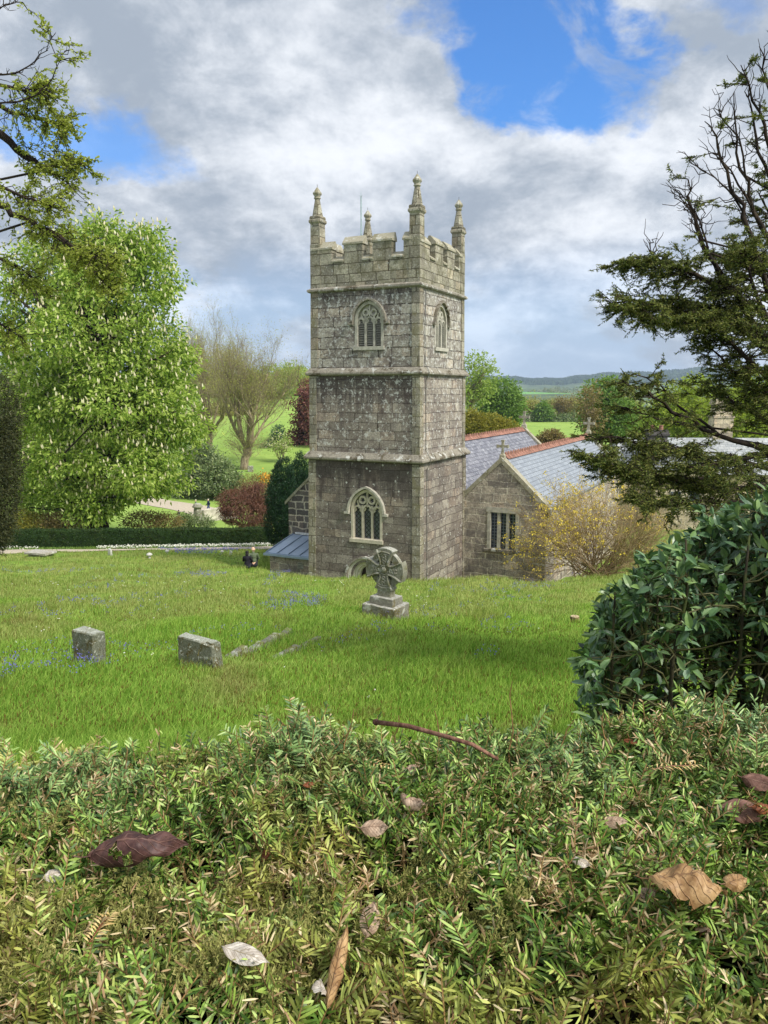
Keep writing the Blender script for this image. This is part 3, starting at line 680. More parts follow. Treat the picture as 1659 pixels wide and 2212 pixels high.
for x0, x1, z0, z1 in ((wu0-0.13, wu0+0.05, winz0, winz1), (wu1-0.05, wu1+0.13, winz0, winz1), (wu0-0.2, wu1+0.2, winz1-0.04, winz1+0.24)):
    fr.bx(x0, x1, 2.865 if z1 <= winz1 else 2.86, 3.1, z0, z1)
w = fr.build('window', ST_DRESS2, church)
MB().prism([(wu0-0.28, 2.78, winz0-0.13), (wu0-0.28, 3.1, winz0-0.13), (wu0-0.28, 3.1, winz0+0.03), (wu0-0.28, 2.78, winz0-0.02)], (wu1-wu0+0.5, 0, 0)).build('sill', ST_STRING, w)
MB().bx(wu0, wu1, 3.13, 3.2, winz0, winz1).build('pane', GLASS_S, w, uv=True)
for k in (1, 2):
    x = wu0 + (wu1-wu0)*k/3; MB().bx(x-0.085, x+0.085, 2.93, 3.12, winz0, winz1).build('mullion', ST_DRESS2, w)
gable_wall('aisle_wall', AC, AH-0.02, AE, AR-0.12, 3.45, 25.2, -12.4, RUB)
gable_wall('nave_wall', NC, NH-0.02, NE, NR-0.12, 3.5, 25.0, -12.4, RUB)
gable_wall('north_aisle_gable', -AC-0.02, 3.15, -6.52, -3.62, 2.9, 24.0, -12.4, RUB2)
coping(-AC-0.02, 3.15, -6.52, -3.62, 2.84, 3.3, w=0.2, up=0.10)
roof('south_aisle_roof', AC, AH, AE, AR, 3.42, 24.75, SL_NEW); roof('nave_roof', NC, NH, NE, NR, 3.16, 24.55, SL_OLD)
roof('north_aisle_roof', -AC-0.02, 3.15, -6.52, -3.62, 3.31, 23.9, SL_OLD)
ridge_tiles(AC, AR+0.12, 3.5, 24.7); ridge_tiles(NC, NR+0.12, 3.2, 24.5)
coping(AC, AH, AE, AR, 2.84, 3.42); coping(AC, AH, AE, AR, 24.76, 25.3, up=0.36); coping(NC, NH, NE, NR, 24.56, 25.1, up=0.36)
gable_cross(AC, 3.12, AR+0.14, 0.86); gable_cross(AC, 25.0, AR+0.36, 1.15); gable_cross(NC, 24.85, NR+0.36, 1.15)
# lean-to with a standing-seam zinc roof
lean = thing('lean_to', 'low stone lean-to with grey zinc roof against the left side of the tower', 'outbuilding', tuple(tower_pt(0, 0, 0)), -TA)
x0, x1, ye, yt, ze, zt = -7.85, -3.06, 0.0, 2.9, -9.22, -8.62
MB().prism([(x0, ye+0.2, -12), (x0, yt, -12), (x0, yt, zt-0.12), (x0, ye+0.2, ze-0.10)], (x1-x0, 0, 0)).build('wall', RUB, lean, uv=True)
rf = MB().prism([(x0-0.18, ye, ze-0.05), (x0-0.18, yt-0.02, zt-0.05), (x0-0.18, yt-0.02, zt+0.03), (x0-0.18, ye, ze+0.03)], (x1-x0+0.16, 0, 0)).build('roof', ZINC, lean)
for i in range(7):
    x = x0 - 0.12 + i*(x1-x0+0.05)/6.4
    MB().prism([(x, ye-0.01, ze+0.028), (x, yt-0.03, zt+0.028), (x, yt-0.03, zt+0.085), (x, ye-0.01, ze+0.085)], (0.035, 0, 0)).build('seam', ZINC, rf)
MB().bx(x0-0.25, x1-0.02, ye-0.12, ye-0.005, ze-0.14, ze-0.02).build('gutter', ZINC, lean)
MB().bx(x0+0.1, x1-0.02, yt-0.16, yt-0.03, zt+0.05, zt+0.16).build('flashing', plain('white_lead', lin(205, 205, 205), 0.6), lean)
v = MB()
v.bx(-5.95, -5.55, ye+0.16, ye+0.21, -10.0, -9.62)
vv = v.build('vent', ST_DRESS2, lean)
for i in range(4): MB().bx(-5.91, -5.59, ye+0.145, ye+0.158, -9.97+i*0.085, -9.935+i*0.085).build('vent_slat', IRON, vv)
# ------------------------------------------------------------------ graves
CR = rock('carved_granite', lin(150, 148, 132), lin(112, 110, 96), lin(196, 196, 186), lin(96, 92, 52), 9.0, 0.65, 0.6, True)
CR2 = rock('mossy_granite', lin(142, 138, 124), lin(100, 98, 88), lin(206, 206, 196), lin(96, 86, 40), 4.5, 0.75, 0.6, True)
HS = rock('lichened_headstone', lin(128, 130, 112), lin(74, 76, 62), lin(196, 200, 188), lin(82, 72, 36), 13.0, 0.85, 0.7, True)
def rough_block(mb_pts, name, mat, parent, amp=0.012, cuts=5, bevel=0.02, origin=None):
    """a weathered block: 8 corners -> subdivided, edges worn, faces uneven"""
    bm = bmesh.new(); vs = [bm.verts.new(p) for p in mb_pts]
    for f in ((0,3,2,1),(4,5,6,7),(0,1,5,4),(1,2,6,5),(2,3,7,6),(3,0,4,7)): bm.faces.new([vs[i] for i in f])
    bmesh.ops.bevel(bm, geom=list(bm.edges), offset=bevel*0.7, segments=1, affect='EDGES')
    bmesh.ops.subdivide_edges(bm, edges=[e for e in bm.edges if e.calc_length() > 0.08], cuts=cuts, use_grid_fill=True)
    from mathutils import noise
    for v in bm.verts:
        n = noise.noise_vector(v.co*7.0) * amp*0.8 + noise.noise_vector(v.co*2.2 + Vector((3, 1, 2))) * amp*1.4
        v.co += n
    me = bpy.data.meshes.new(name); bm.to_mesh(me); bm.free()
    me.polygons.foreach_set('use_smooth', np.zeros(len(me.polygons), bool)); me.materials.append(mat)
    o = bpy.data.objects.new(name, me); COL.objects.link(o)
    if parent: o.parent = parent
    return o
def hexa(x0, x1, y0, y1, z0, z1, dx=0, dy=0):
    return [(x0,y0,z0),(x1,y0,z0),(x1,y1,z0),(x0,y1,z0),(x0+dx,y0+dy,z1),(x1-dx,y0+dy,z1),(x1-dx,y1-dy,z1),(x0+dx,y1-dy,z1)]
p = on_ground(833, 1338); cz = p[2]
cross = thing('celtic_cross', 'carved granite wheel-head cross on a two-step plinth standing in the grass before the tower', 'cross', (p[0], p[1]+0.35, cz), -TA + rad(-4))
cross.rotation_euler[1] = rad(1.5); cross.scale = (0.94, 0.94, 0.97)
rough_block(hexa(-0.45, 0.45, -0.36, 0.36, -0.3, 0.27, 0.01, 0.01), 'lower_plinth', CR2, cross)
rough_block(hexa(-0.32, 0.32, -0.25, 0.25, 0.265, 0.45, 0.01, 0.01), 'upper_plinth', CR2, cross)
rough_block(hexa(-0.185, 0.185, -0.12, 0.12, 0.44, 0.74, 0.012, 0.01), 'shaft', CR, cross, 0.006)
WZ, WR = 1.07, 0.445
mb = MB(); d = 0.085
def xz(r, a): return (r*math.sin(a), WZ + r*math.cos(a))
for k in range(4):                                                     # splayed arms
    a0 = k*math.pi/2
    hw = [(0.085, 0.10), (0.20, 0.125), (0.30, 0.165), (0.40, 0.215), (WR, 0.235)]
    L = [(math.cos(0)*0 - w, r) for r, w in hw]; 
    pts2 = [(-w, r) for r, w in hw] + [(s*0.235, math.sqrt(max(0, (WR+0.055)**2 - (s*0.235)**2))) for s in np.linspace(-0.8, 0.8, 7)] + [(w, r) for r, w in hw[::-1]]
    ca, sa = math.cos(a0), math.sin(a0)
    P3 = [(x*ca + y*sa, -d - 0.035, WZ - x*sa + y*ca) for x, y in pts2]
    mb.prism(P3, (0, 2*d + 0.05, 0))
    for s in (-1, 1):                                                   # rolled edges of the arm
        q3 = [((s*(w-0.022))*ca + r*sa, -d - 0.04, WZ - (s*(w-0.022))*sa + r*ca) for r, w in [(0.11, 0.115)] + hw[1:]]
        mb.tube(q3, 0.026, 6)
    for rr, th in ((0.415, 0.020), (0.365, 0.016)) if k % 2 == 0 else ():  # concentric bands on upper and lower arm
        mb.tube([(rr*math.sin(a0 + t), -d - 0.04, WZ + rr*math.cos(a0 + t)) for t in np.linspace(-0.42, 0.42, 9)], th, 5)
    for ph in (0, math.pi):                                              # interlace
        mb.tube([((0.048*math.sin(t*9 + ph))*ca + r*sa, -d - 0.042, WZ - (0.048*math.sin(t*9 + ph))*sa + r*ca) for t, r in zip(np.linspace(0, 1, 16), np.linspace(0.15, 0.335, 16))], 0.017, 5)
head = mb.build('wheel_head', CR, cross, smooth=False)
mb = MB()
ring_o, ring_i = 0.415, 0.27
for th in (np.linspace(0, 2*math.pi, 49),):                             # one ring running through the four arms
    mb.loft([[(ring_o*math.sin(t), -d*0.75, WZ+ring_o*math.cos(t)), (ring_o*math.sin(t), d*0.75, WZ+ring_o*math.cos(t)), (ring_i*math.sin(t), d*0.75, WZ+ring_i*math.cos(t)), (ring_i*math.sin(t), -d*0.75, WZ+ring_i*math.cos(t))] for t in th])
mb.build('ring', CR, head)
mb = MB(); mb.sphere((0, -d - 0.03, WZ), (0.088, 0.05, 0.088), 14, 9)
mb.tube([(0.108*math.cos(t), -d - 0.04, WZ + 0.108*math.sin(t)) for t in np.linspace(0, 2*math.pi, 19)], 0.016, 6)
mb.build('boss', CR, head, smooth=True)

def headstone(label, px, py, w, t, h, yaw, slope=0.0, taper=0.0, notch=False):
    p = on_ground(px, py); r = thing('headstone', label, 'gravestone', (p[0], p[1], p[2]), yaw, 'low headstones in the grass')
    pts = [(-w/2, 0, -0.25), (w/2+taper, 0, -0.25), (w/2+taper, t, -0.25), (-w/2, t, -0.25), (-w/2, 0, h), (w/2-taper, 0, h-slope), (w/2-taper, t, h-slope), (-w/2, t, h)]
    o = rough_block(pts, 'slab', HS, r, 0.014, 5, 0.022)
    if notch: rough_block([(w/2-0.13-taper, 0.02, h-slope-0.03), (w/2-taper, 0.02, h-slope-0.03), (w/2-taper, t-0.03, h-slope-0.03), (w/2-0.13-taper, t-0.03, h-slope-0.03), (w/2-0.12-taper, 0.02, h-slope+0.035), (w/2-0.01-taper, 0.02, h-slope+0.03), (w/2-0.01-taper, t-0.04, h-slope+0.03), (w/2-0.12-taper, t-0.04, h-slope+0.035)], 'raised_corner', HS, r, 0.006, 2, 0.012)
    return r
headstone('square-topped lichened granite headstone, the left and taller of the two low ones in the grass', 181, 1446, 0.44, 0.22, 0.53, rad(-30))
headstone('broad low headstone with a sloping stepped top, in front of the sunken kerb line', 424, 1447, 0.68, 0.20, 0.46, rad(-27), 0.05, 0.04, True)
KERB = rock('kerb_granite', lin(128, 126, 112), lin(92, 90, 80), lin(178, 180, 168), lin(104, 108, 50), 6.0, 0.8, 0.5)
def kerb(label, a, b, w=0.14, h=0.15):
    A, B = on_ground(*a), on_ground(*b); L = np.linalg.norm((B - A)[:2]); yaw = math.atan2(B[1]-A[1], B[0]-A[0])
    r = thing('grave_kerb', label, 'grave kerb', tuple(A), yaw, 'sunken stone kerbs of one grave'); n = max(2, int(L/0.55)); x = 0
    for i in range(n):
        l = L/n; z = gz(*(A + (B-A)*(i+0.5)/n)[:2]) - A[2]
        rough_block(hexa(x+0.008, x+l-0.008, -w/2, w/2, z-0.14, z+h*random.uniform(0.6, 1.2)), 'kerbstone', KERB, r, 0.014, 3, 0.02); x += l
kerb('long mossy stone kerb running back from the low headstone through the grass', (490, 1424), (628, 1366))
kerb('shorter kerb line almost sunk in the grass, right of the long one', (588, 1424), (690, 1382), 0.1, 0.10)
p = on_ground(88, 1201)
r = thing('ledger_tomb', 'flat grey ledger slab lying beside the gravel path', 'tomb', tuple(p), rad(-20))
rough_block(hexa(-0.65, 0.65, -0.35, 0.35, -0.1, 0.16), 'base', CR2, r, 0.02); rough_block(hexa(-0.85, 0.85, -0.5, 0.5, 0.15, 0.27), 'slab', rock('pale_slab', lin(176, 170, 160), lin(140, 136, 126), ls=4.0, mamt=0.3), r, 0.015)
PALE = rock('pale_stone', lin(206, 204, 196), lin(170, 168, 156), lin(226, 226, 220), lin(140, 136, 110), 6.0, 0.35, 0.5)
def marker(label, x, y, kind, s=1.0):
    p = on_ground(x, y); r = thing('grave_marker', label, 'gravestone', tuple(p), random.uniform(-0.6, 0.2), 'small pale stones at the lawn edge')
    if kind == 'cap':
        MB().lathe([(0.16, -0.2), (0.13, 0.1), (0.10, 0.30)], n=9).build('stem', PALE, r, smooth=True)
        MB().lathe([(0.10, 0.27), (0.30, 0.29), (0.30, 0.34), (0.22, 0.46), (0.08, 0.53), (0.01, 0.54)], n=11).build('cap', PALE, r, smooth=True)
    else:
        rough_block([(-0.24, -0.08, -0.2), (0.24, -0.08, -0.2), (0.24, 0.08, -0.2), (-0.24, 0.08, -0.2), (-0.17, -0.07, 0.5), (0.15, -0.07, 0.44), (0.15, 0.07, 0.44), (-0.17, 0.07, 0.5)], 'slab', PALE, r, 0.03, 3, 0.06)
    r.scale = (s, s, s)
marker('small white upright stone, leftmost of the pale stones at the lawn edge', 238, 1200, 'slab', 0.95)
marker('pale mushroom-shaped staddle stone among the bluebells', 323, 1207, 'cap', 0.62)
marker('smaller mushroom-shaped stone beside the purple bluebell drift', 361, 1196, 'cap', 0.5)
marker('tiny pale stone between the couple and the gravel path, left of its pair', 480, 1196, 'cap', 0.45)
marker('rounded pale stone nearest the seated couple', 499, 1199, 'slab', 0.62)
p = on_ground(1241, 1345)
r = thing('tree_stump', 'small mossy stump in the grass left of the laurel', 'stump', tuple(p))
MB().lathe([(0.14, -0.15), (0.105, 0.05), (0.10, 0.13)], n=11).build('bark', bark_mat('stump_bark', lin(96, 80, 60), lin(134, 116, 84), 9, lin(112, 116, 44)), r)
MB().lathe([(0.098, 0.128), (0.09, 0.142), (0.01, 0.144)], n=11).build('cut_face', plain('cut_wood', lin(176, 158, 124), 0.9), r)

# stone pillar of the garden wall, wall, block
p = at(428, 1130, 84.0); gzp = gz(p[0], p[1])
r = thing('stone_pillar', 'weathered stone pillar with a round cap beyond the hedge, before the walkers', 'pillar', (p[0], p[1], gzp))
tz = at(428, 1088, 84.0)[2] - gzp
MB().lathe([(0.62, -0.3), (0.62, tz*0.12), (0.52, tz*0.2), (0.46, tz*0.6), (0.38, tz*0.80)], n=8).build('shaft', CR2, r)
MB().lathe([(0.40, tz*0.79), (0.58, tz*0.82), (0.58, tz*0.87), (0.5, tz*0.9), (0.45, tz*0.97), (0.22, tz*1.02), (0.02, tz*1.03)], n=14).build('cap', CR, r, smooth=True)
A, B = at(438, 1125, 86), at(478, 1118, 88)
r = thing('garden_wall', 'low pale rubble wall between the stone pillar and the red maple', 'wall', (A[0], A[1], gz(A[0], A[1])), math.atan2(B[1]-A[1], B[0]-A[0]))
L = np.linalg.norm((B-A)[:2]) + 1.5
rough_block(hexa(0, L, -0.3, 0.3, -0.4, 1.35), 'wall_face', masonry('pale_rubble', lin(190, 184, 170), lin(160, 152, 140), lin(200, 196, 186), 0.5, 0.3, 0.03, 0.2), r, 0.06, 5, 0.06)
p = at(541, 1003, 140); r = thing('stone_block', 'small grey square stone block on the lawn by the bare tree', 'stone', (p[0], p[1], gz(p[0], p[1])), 0.2)
rough_block(hexa(-0.5, 0.5, -0.4, 0.4, -0.2, 1.0), 'block', CR2, r, 0.04)

# ------------------------------------------------------------------ manor behind the yew
MAN = masonry('manor_ashlar', lin(206, 194, 168), lin(182, 170, 146), lin(150, 142, 126), 1.1, 0.5, 0.02, 0.06, lichen=0.2, spots=0.2, dark=lin(110, 106, 104), dark_amt=0.6)
DCH = masonry('dark_chimney_stone', lin(104, 100, 98), lin(74, 72, 74), lin(64, 62, 62), 0.9, 0.5, 0.02, 0.06, lichen=0.35)
SLG = slate_mat('lichened_slate', lin(160, 162, 160), lin(130, 134, 136), lin(90, 92, 94), 0.5, 0.36, 0.7, 0.7)
mz = -12.6
man = thing('manor_house', 'pale stone house with lichened slate roof and two tall chimneys, half hidden by the yew', 'house', (21.2, 68, mz), rad(-4))
def Lz(z): return z - mz
MB().bx(0.2, 24, 0.2, 9, -1.5, Lz(-7.1)).build('wall', MAN, man, uv=True)
mb = MB(); mb.prism([(0, -0.2, Lz(-7.2)), (0, 4.6, Lz(-4.25)), (0, 9.4, Lz(-7.2))], (24.4, 0, 0)); mb.build('roof', SLG, man, uv=True)
MB().bx(2.3, 7.5, -2.2, 0.6, -1.5, Lz(-6.6)).build('porch_wall', MAN, man, uv=True)
MB().prism([(2.1, -2.5, Lz(-6.6)), (7.7, -2.5, Lz(-6.6)), (4.9, -2.5, Lz(-4.9))], (0, 5, 0)).build('gable_roof', SLG, man, uv=True)
def chimney(cx, cy, ztop, w, mat, matb):
    h = w/2; mb = MB(); z = Lz(ztop)
    mb.square([(h*1.06, z-7), (h*1.06, z-1.75), (h*1.16, z-1.7), (h*1.16, z-1.55), (h*0.92, z-1.5), (h*0.9, z-0.55), (h*1.05, z-0.5), (h*1.08, z-0.28), (h*0.98, z-0.25), (h*0.98, z)], (cx, cy))
    c = mb.build('chimney', mat, man, uv=True)
    for s in (-1, 1): MB().lathe([(0.2, z-0.02), (0.17, z+0.3), (0.2, z+0.33), (0.2, z+0.4), (0.15, z+0.4)], (cx + s*w*0.22, cy, 0), 9).build('chimney_pot', matb, c)
chimney(3.0, 0.9, -3.35, 1.7, DCH, TERRA); chimney(10.0, 5.2, -0.7, 1.62, MAN, IRON)
for x in (4.0, 5.6):
    w = MB().bx(x-0.5, x+0.5, -2.26, -2.15, 2.4, 4.2).build('window', ST_DRESS2, man); MB().bx(x-0.4, x+0.4, -2.29, -2.262, 2.5, 4.1).build('pane', GLASS_S, w, uv=True)
# ------------------------------------------------------------------ foliage helpers
def rvec(n, r=rng): return unit(r.normal(size=(n, 3)))
def leaves(mb, pos, d, nrm, L, Wd, cup=0.12):
    """diamond leaves: one folded quad each"""
    n = len(pos); L = np.broadcast_to(L, (n,))[:, None]; Wd = np.broadcast_to(Wd, (n,))[:, None]
    d = unit(d); s = unit(np.cross(d, nrm)); u = np.cross(s, d)
    b = pos; m = pos + d*L*0.45; t = pos + d*L
    V = np.stack([b, m + s*Wd*0.5 + u*L*cup, t - u*L*cup*0.5, m - s*Wd*0.5 + u*L*cup], 1).reshape(-1, 3)
    mb.add(V, [np.arange(4*n).reshape(n, 4)]); return mb
def crown(mb, lobes, ncl, per, sigma, L, Wd, droop=0.2, shell=0.55, up=0.5, r=rng, flat=0.7):
    """leaf clusters through the volume of ellipsoid lobes [(centre, radii)]; returns cluster centres and outward directions"""
    C = np.array([l[0] for l in lobes], float); R = np.array([np.broadcast_to(l[1], (3,)) for l in lobes], float)
    wgt = (R.prod(1))**0.67; k = r.choice(len(lobes), ncl, p=wgt/wgt.sum())
    o = rvec(ncl, r); f = shell + (1 - shell) * r.random(ncl)**0.6
    cen = C[k] + o*R[k]*f[:, None]
    i = np.repeat(np.arange(ncl), per); sg = sigma * r.uniform(0.6, 1.4, ncl)[i]
    off = r.normal(size=(len(i), 3)) * sg[:, None]; off[:, 2] *= flat
    P = cen[i] + off; d = unit(off) * 0.8 + o[i]*0.5 + r.normal(size=(len(i), 3))*0.5; d[:, 2] -= droop
    nn = r.normal(size=(len(i), 3))*0.6; nn[:, 2] += up; nn += o[i]*0.5
    s = r.uniform(0.7, 1.3, len(i)); leaves(mb, P, d, nn, L*s, Wd*s)
    return cen, o
def lumpy(lobes, k=4, f=0.42, seed=1):
    """break every lobe into a core and bulging sub-lobes on its surface"""
    r = np.random.default_rng(seed); out = []
    for c, R in lobes:
        c = np.array(c, float); R = np.broadcast_to(np.array(R, float), (3,)); out.append((c, R*0.72))
        for _ in range(k): o = rvec(1, r)[0]; s = f*r.uniform(0.6, 1.25); out.append((c + o*R*(1.0 - s*0.75), R*s))
    return out
def wander(p0, p1, n=6, amp=0.08, r=rng, sag=0.0):
    p0, p1 = np.array(p0, float), np.array(p1, float); t = np.linspace(0, 1, n)[:, None]
    P = p0 + (p1-p0)*t; L = np.linalg.norm(p1-p0); j = r.normal(size=(n, 3))*amp*L; j[0] = 0; j[-1] *= 0.3
    P = P + j; P[:, 2] -= sag*L*4*(t*(1-t))[:, 0]; return P
def broadleaf(name, label, cat, base, h, lobes, ncl, per, sigma, L, Wd, lm, bm_, tr=0.35, nl=14, group=None, droop=0.2, shell=0.55, lean=(0, 0), up=0.5, seed=1, thick=1.0):
    """trunk with limbs reaching into a crown of leaf clusters; lobes are relative to the base"""
    r = np.random.default_rng(seed); base = np.array(base, float)
    root = thing(name, label, cat, tuple(base), 0, group)
    lobes = [(np.array(c, float), R) for c, R in lobes]
    top = np.array([lean[0], lean[1], h*0.82]); P = wander((0, 0, -0.4), top, 8, 0.012, r)
    mb = MB(); mb.tube(P, np.linspace(tr, tr*0.12, 8) * np.array([1.35, 1.05] + [1]*6), 8)
    cm = MB(); cen, o = crown(cm, lobes, ncl, per, sigma, L, Wd, droop, shell, up, r)
    for k in r.choice(len(cen), min(nl, len(cen)), replace=False):
        c = cen[k]; z0 = max(h*0.10, min(c[2]*0.75, h*0.7)); s = np.array([np.interp(z0, P[:, 2], P[:, 0]), np.interp(z0, P[:, 2], P[:, 1]), z0])
        w_ = wander(s, c, 6, 0.05, r, 0.04); mb.tube(w_, np.linspace(tr*0.32, tr*0.05, 6)*thick, 5)
        for q_ in range(3):
            e = cen[r.integers(len(cen))]
            if np.linalg.norm(e - c) < h*0.3: mb.tube(wander(w_[3], e, 4, 0.06, r), np.linspace(tr*0.13, tr*0.03, 4)*thick, 4)
    mb.build('trunk', bm_, root, smooth=True); cm.build('crown', lm, root)
    return root, cen, o
def branchy(name, label, cat, base, h, spread, tr, bm_, depth=5, lm=None, leafn=6, leafL=0.2, group=None, seed=1, nmain=5, fork=0.12, up=0.25, spray=0.5, lean=0.0, kids=(2, 4), low=0):
    """a mostly bare tree: branching limbs and twigs, with a few opening leaves"""
    r = np.random.default_rng(seed); base = np.array(base, float); root = thing(name, label, cat, tuple(base), 0, group)
    mb = MB(); tips = []
    def grow(p, d, L, rd, dep):
        n = 5 if dep >= depth - 1 else 4; pts = [p]; dd = d
        for _ in range(n-1):
            dd = unit(dd + r.normal(size=3)*0.17 + np.array([0, 0, up*0.25])); pts.append(pts[-1] + dd*L/(n-1))
        end = rd*0.5; mb.tube(pts, np.linspace(rd, end, n), 7 if dep >= depth-1 else (5 if dep > 2 else 3), cap=dep > 2)
        if dep == 0: tips.append((pts[-1], dd)); tips.append((pts[-2], dd)); return
        for k in range(r.integers(kids[0], kids[1]+1)):
            t = r.uniform(0.4, 1.0); i = int(t*(n-1)); b = pts[i]; ax = unit(r.normal(size=3)); nd = unit(dd + ax*r.uniform(spread*0.6, spread*1.2) + np.array([0, 0, up*0.4]))
            grow(b, nd, L*r.uniform(0.55, 0.78), max(end*r.uniform(0.55, 0.85), 0.012), dep-1)
        grow(pts[-1], unit(dd + r.normal(size=3)*0.2), L*0.72, end*0.9, dep-1)
    zt = h*fork; P = wander((0, 0, -0.4), (lean*zt, 0, zt), 5, 0.04, r); mb.tube(P, tr*np.array([1.35, 1.0, 0.95, 1.0, 1.05]), 10)
    for k in range(nmain):
        a = 2*math.pi*(k + r.uniform(-0.3, 0.3))/nmain; e = r.uniform(0.1, 1.25)*spread*1.3
        grow(P[-1] + np.array([math.cos(a), math.sin(a), 0])*tr*0.4, unit(np.array([math.cos(a)*e + lean, math.sin(a)*e, 1.0])), h*r.uniform(0.27, 0.36), tr*r.uniform(0.34, 0.55), depth)
    for k in range(low):                                                  # shaggy shoots on the lower limbs
        z = r.uniform(0.35, 1.0); p_ = P[0] + (P[-1] - P[0])*z + np.array([0, 0, h*0.16*r.random()**1.5]); grow(p_ + r.normal(size=3)*np.array([tr, tr, 0.2])*0.9, unit(np.array([r.normal(), r.normal(), 0.45])), h*r.uniform(0.06, 0.13), 0.05, 2)
    mb.build('trunk', bm_, root, smooth=True)
    if lm:
        T = np.array([t[0] for t in tips]); i = np.repeat(np.arange(len(T)), leafn); n = len(i); lb = MB()
        pp = T[i] + r.normal(size=(n, 3))*spray; leaves(lb, pp, r.normal(size=(n, 3)), r.normal(size=(n, 3)) + np.array([0, 0, 0.5]), leafL*r.uniform(0.6, 1.3, n), leafL*0.6)
        lb.build('crown', lm, root)
    return root
def shrub(name, label, cat, base, lobes, ncl, per, sigma, L, Wd, lm, bm_, nstem=7, seed=1, group=None, droop=0.1, shell=0.6, up=0.6, srad=0.05):
    r = np.random.default_rng(seed); root = thing(name, label, cat, tuple(base), 0, group); lobes = [(np.array(c, float), R) for c, R in lobes]
    cm = MB(); cen, o = crown(cm, lobes, ncl, per, sigma, L, Wd, droop, shell, up, r); mb = MB()
    for k in r.choice(len(cen), min(nstem, len(cen)), replace=False):
        mb.tube(wander((r.normal()*0.2, r.normal()*0.2, -0.2), cen[k], 5, 0.05, r), np.linspace(srad, srad*0.3, 5), 5)
    mb.build('stem', bm_, root, smooth=True); cm.build('foliage', lm, root); return root, cen, o
def foot(x, y, Y):
    p = at(x, y, Y); return np.array([p[0], p[1], gz(p[0], p[1])])
BARK = bark_mat('grey_bark', lin(92, 80, 64), lin(58, 50, 42), 4)
BARK_D = bark_mat('dark_bark', lin(58, 48, 38), lin(34, 28, 24), 5)
BARK_L = bark_mat('pale_bark', lin(156, 142, 116), lin(118, 104, 82), 3)
G_CHEST = leaf_mat('chestnut_leaf', [lin(88, 120, 40), lin(138, 166, 64), lin(170, 192, 90), lin(198, 210, 124)], 0.6, 0.15, 0.5)
G_FRESH = leaf_mat('fresh_leaf', [lin(128, 152, 70), lin(152, 172, 88), lin(166, 182, 104)], 0.6, 0.15, 0.4)
G_MID = leaf_mat('green_leaf', [lin(92, 122, 54), lin(116, 146, 68), lin(134, 160, 82)], 0.6, 0.15, 0.35)
G_YEL = leaf_mat('yellow_green_leaf', [lin(140, 160, 56), lin(166, 180, 74), lin(150, 168, 60)], 0.6, 0.15, 0.4)
G_OCH = leaf_mat('ochre_leaf', [lin(136, 132, 50), lin(158, 150, 62), lin(112, 118, 46)], 0.6, 0.3, 0.35)
G_BRZ = leaf_mat('bronze_leaf', [lin(138, 120, 74), lin(116, 104, 62), lin(150, 136, 88)], 0.6, 0.3, 0.3)
G_COP = leaf_mat('copper_leaf', [lin(116, 78, 70), lin(140, 96, 84), lin(98, 66, 62)], 0.5, 0.3, 0.3, tcol=(1.3, 0.8, 0.7, 1))
G_MAP = leaf_mat('red_maple_leaf', [lin(98, 70, 56), lin(134, 98, 80), lin(112, 82, 66), lin(146, 108, 90)], 0.55, 0.3, 0.3, tcol=(1.2, 0.85, 0.7, 1))
G_RHO = leaf_mat('rhododendron_leaf', [lin(82, 102, 58), lin(112, 130, 80), lin(148, 156, 110)], 0.4, 0.4, 0.15)
G_YEWD = leaf_mat('dark_yew_leaf', [lin(20, 46, 26), lin(34, 64, 34), lin(44, 76, 40)], 0.5, 0.3, 0.1)
G_YEWO = leaf_mat('olive_yew_leaf', [lin(44, 60, 24), lin(98, 112, 46), lin(150, 150, 82), lin(60, 88, 42)], 0.55, 0.2, 0.3)
G_HEDGE = leaf_mat('hedge_leaf', [lin(30, 54, 22), lin(46, 72, 28), lin(58, 82, 32)], 0.5, 0.25, 0.12, patch=lin(66, 74, 30), patch_scale=0.4, patch_amt=0.6)
G_HAZE = leaf_mat('budding_leaf', [lin(156, 156, 86), lin(174, 176, 100), lin(146, 138, 90)], 0.7, 0.2, 0.4)
WHITE_B = leaf_mat('cream_blossom', [lin(214, 214, 174), lin(200, 198, 152), lin(220, 208, 178)], 0.7, 0.2, 0.3, tcol=(1, 1, 0.9, 1))
YEL_B = leaf_mat('yellow_blossom', [lin(230, 206, 72), lin(218, 194, 84), lin(208, 190, 100)], 0.6, 0.2, 0.3, tcol=(1, 1, 0.6, 1))
ORA_B = leaf_mat('orange_blossom', [lin(232, 160, 40), lin(240, 186, 70)], 0.6, 0.2, 0.3, tcol=(1, 0.9, 0.5, 1))

# ------------------------------------------------------------------ horse chestnut in flower
b = foot(212, 1140, 68); S = 68/FPX
def rel(x, y, dy=0.0, b_=None, Y_=68.0):
    p = at(x, y, Y_ + dy); return tuple(p - (b if b_ is None else b_))
lob = []
for x, y, rx, rz, dy in ((220, 560, 105, 95, 1), (120, 600, 100, 100, 2), (310, 600, 75, 105, -1), (60, 700, 90, 110, 1), (200, 720, 150, 130, -2), (335, 740, 95, 110, 0), (95, 850, 110, 100, -1),
                         (240, 880, 150, 110, -3), (370, 880, 75, 105, -1), (130, 1000, 110, 80, -2), (270, 1010, 120, 80, -3), (370, 1010, 65, 80, 0), (200, 1075, 110, 45, -2), (90, 1080, 60, 45, 0), (200, 640, 120, 110, 4), (220, 900, 170, 130, 5), (205, 510, 50, 50, 0), (300, 520, 42, 45, 0)):
    lob.append((rel(x, y, dy), (rx*S, max(rx, rz)*S*0.8, rz*S)))
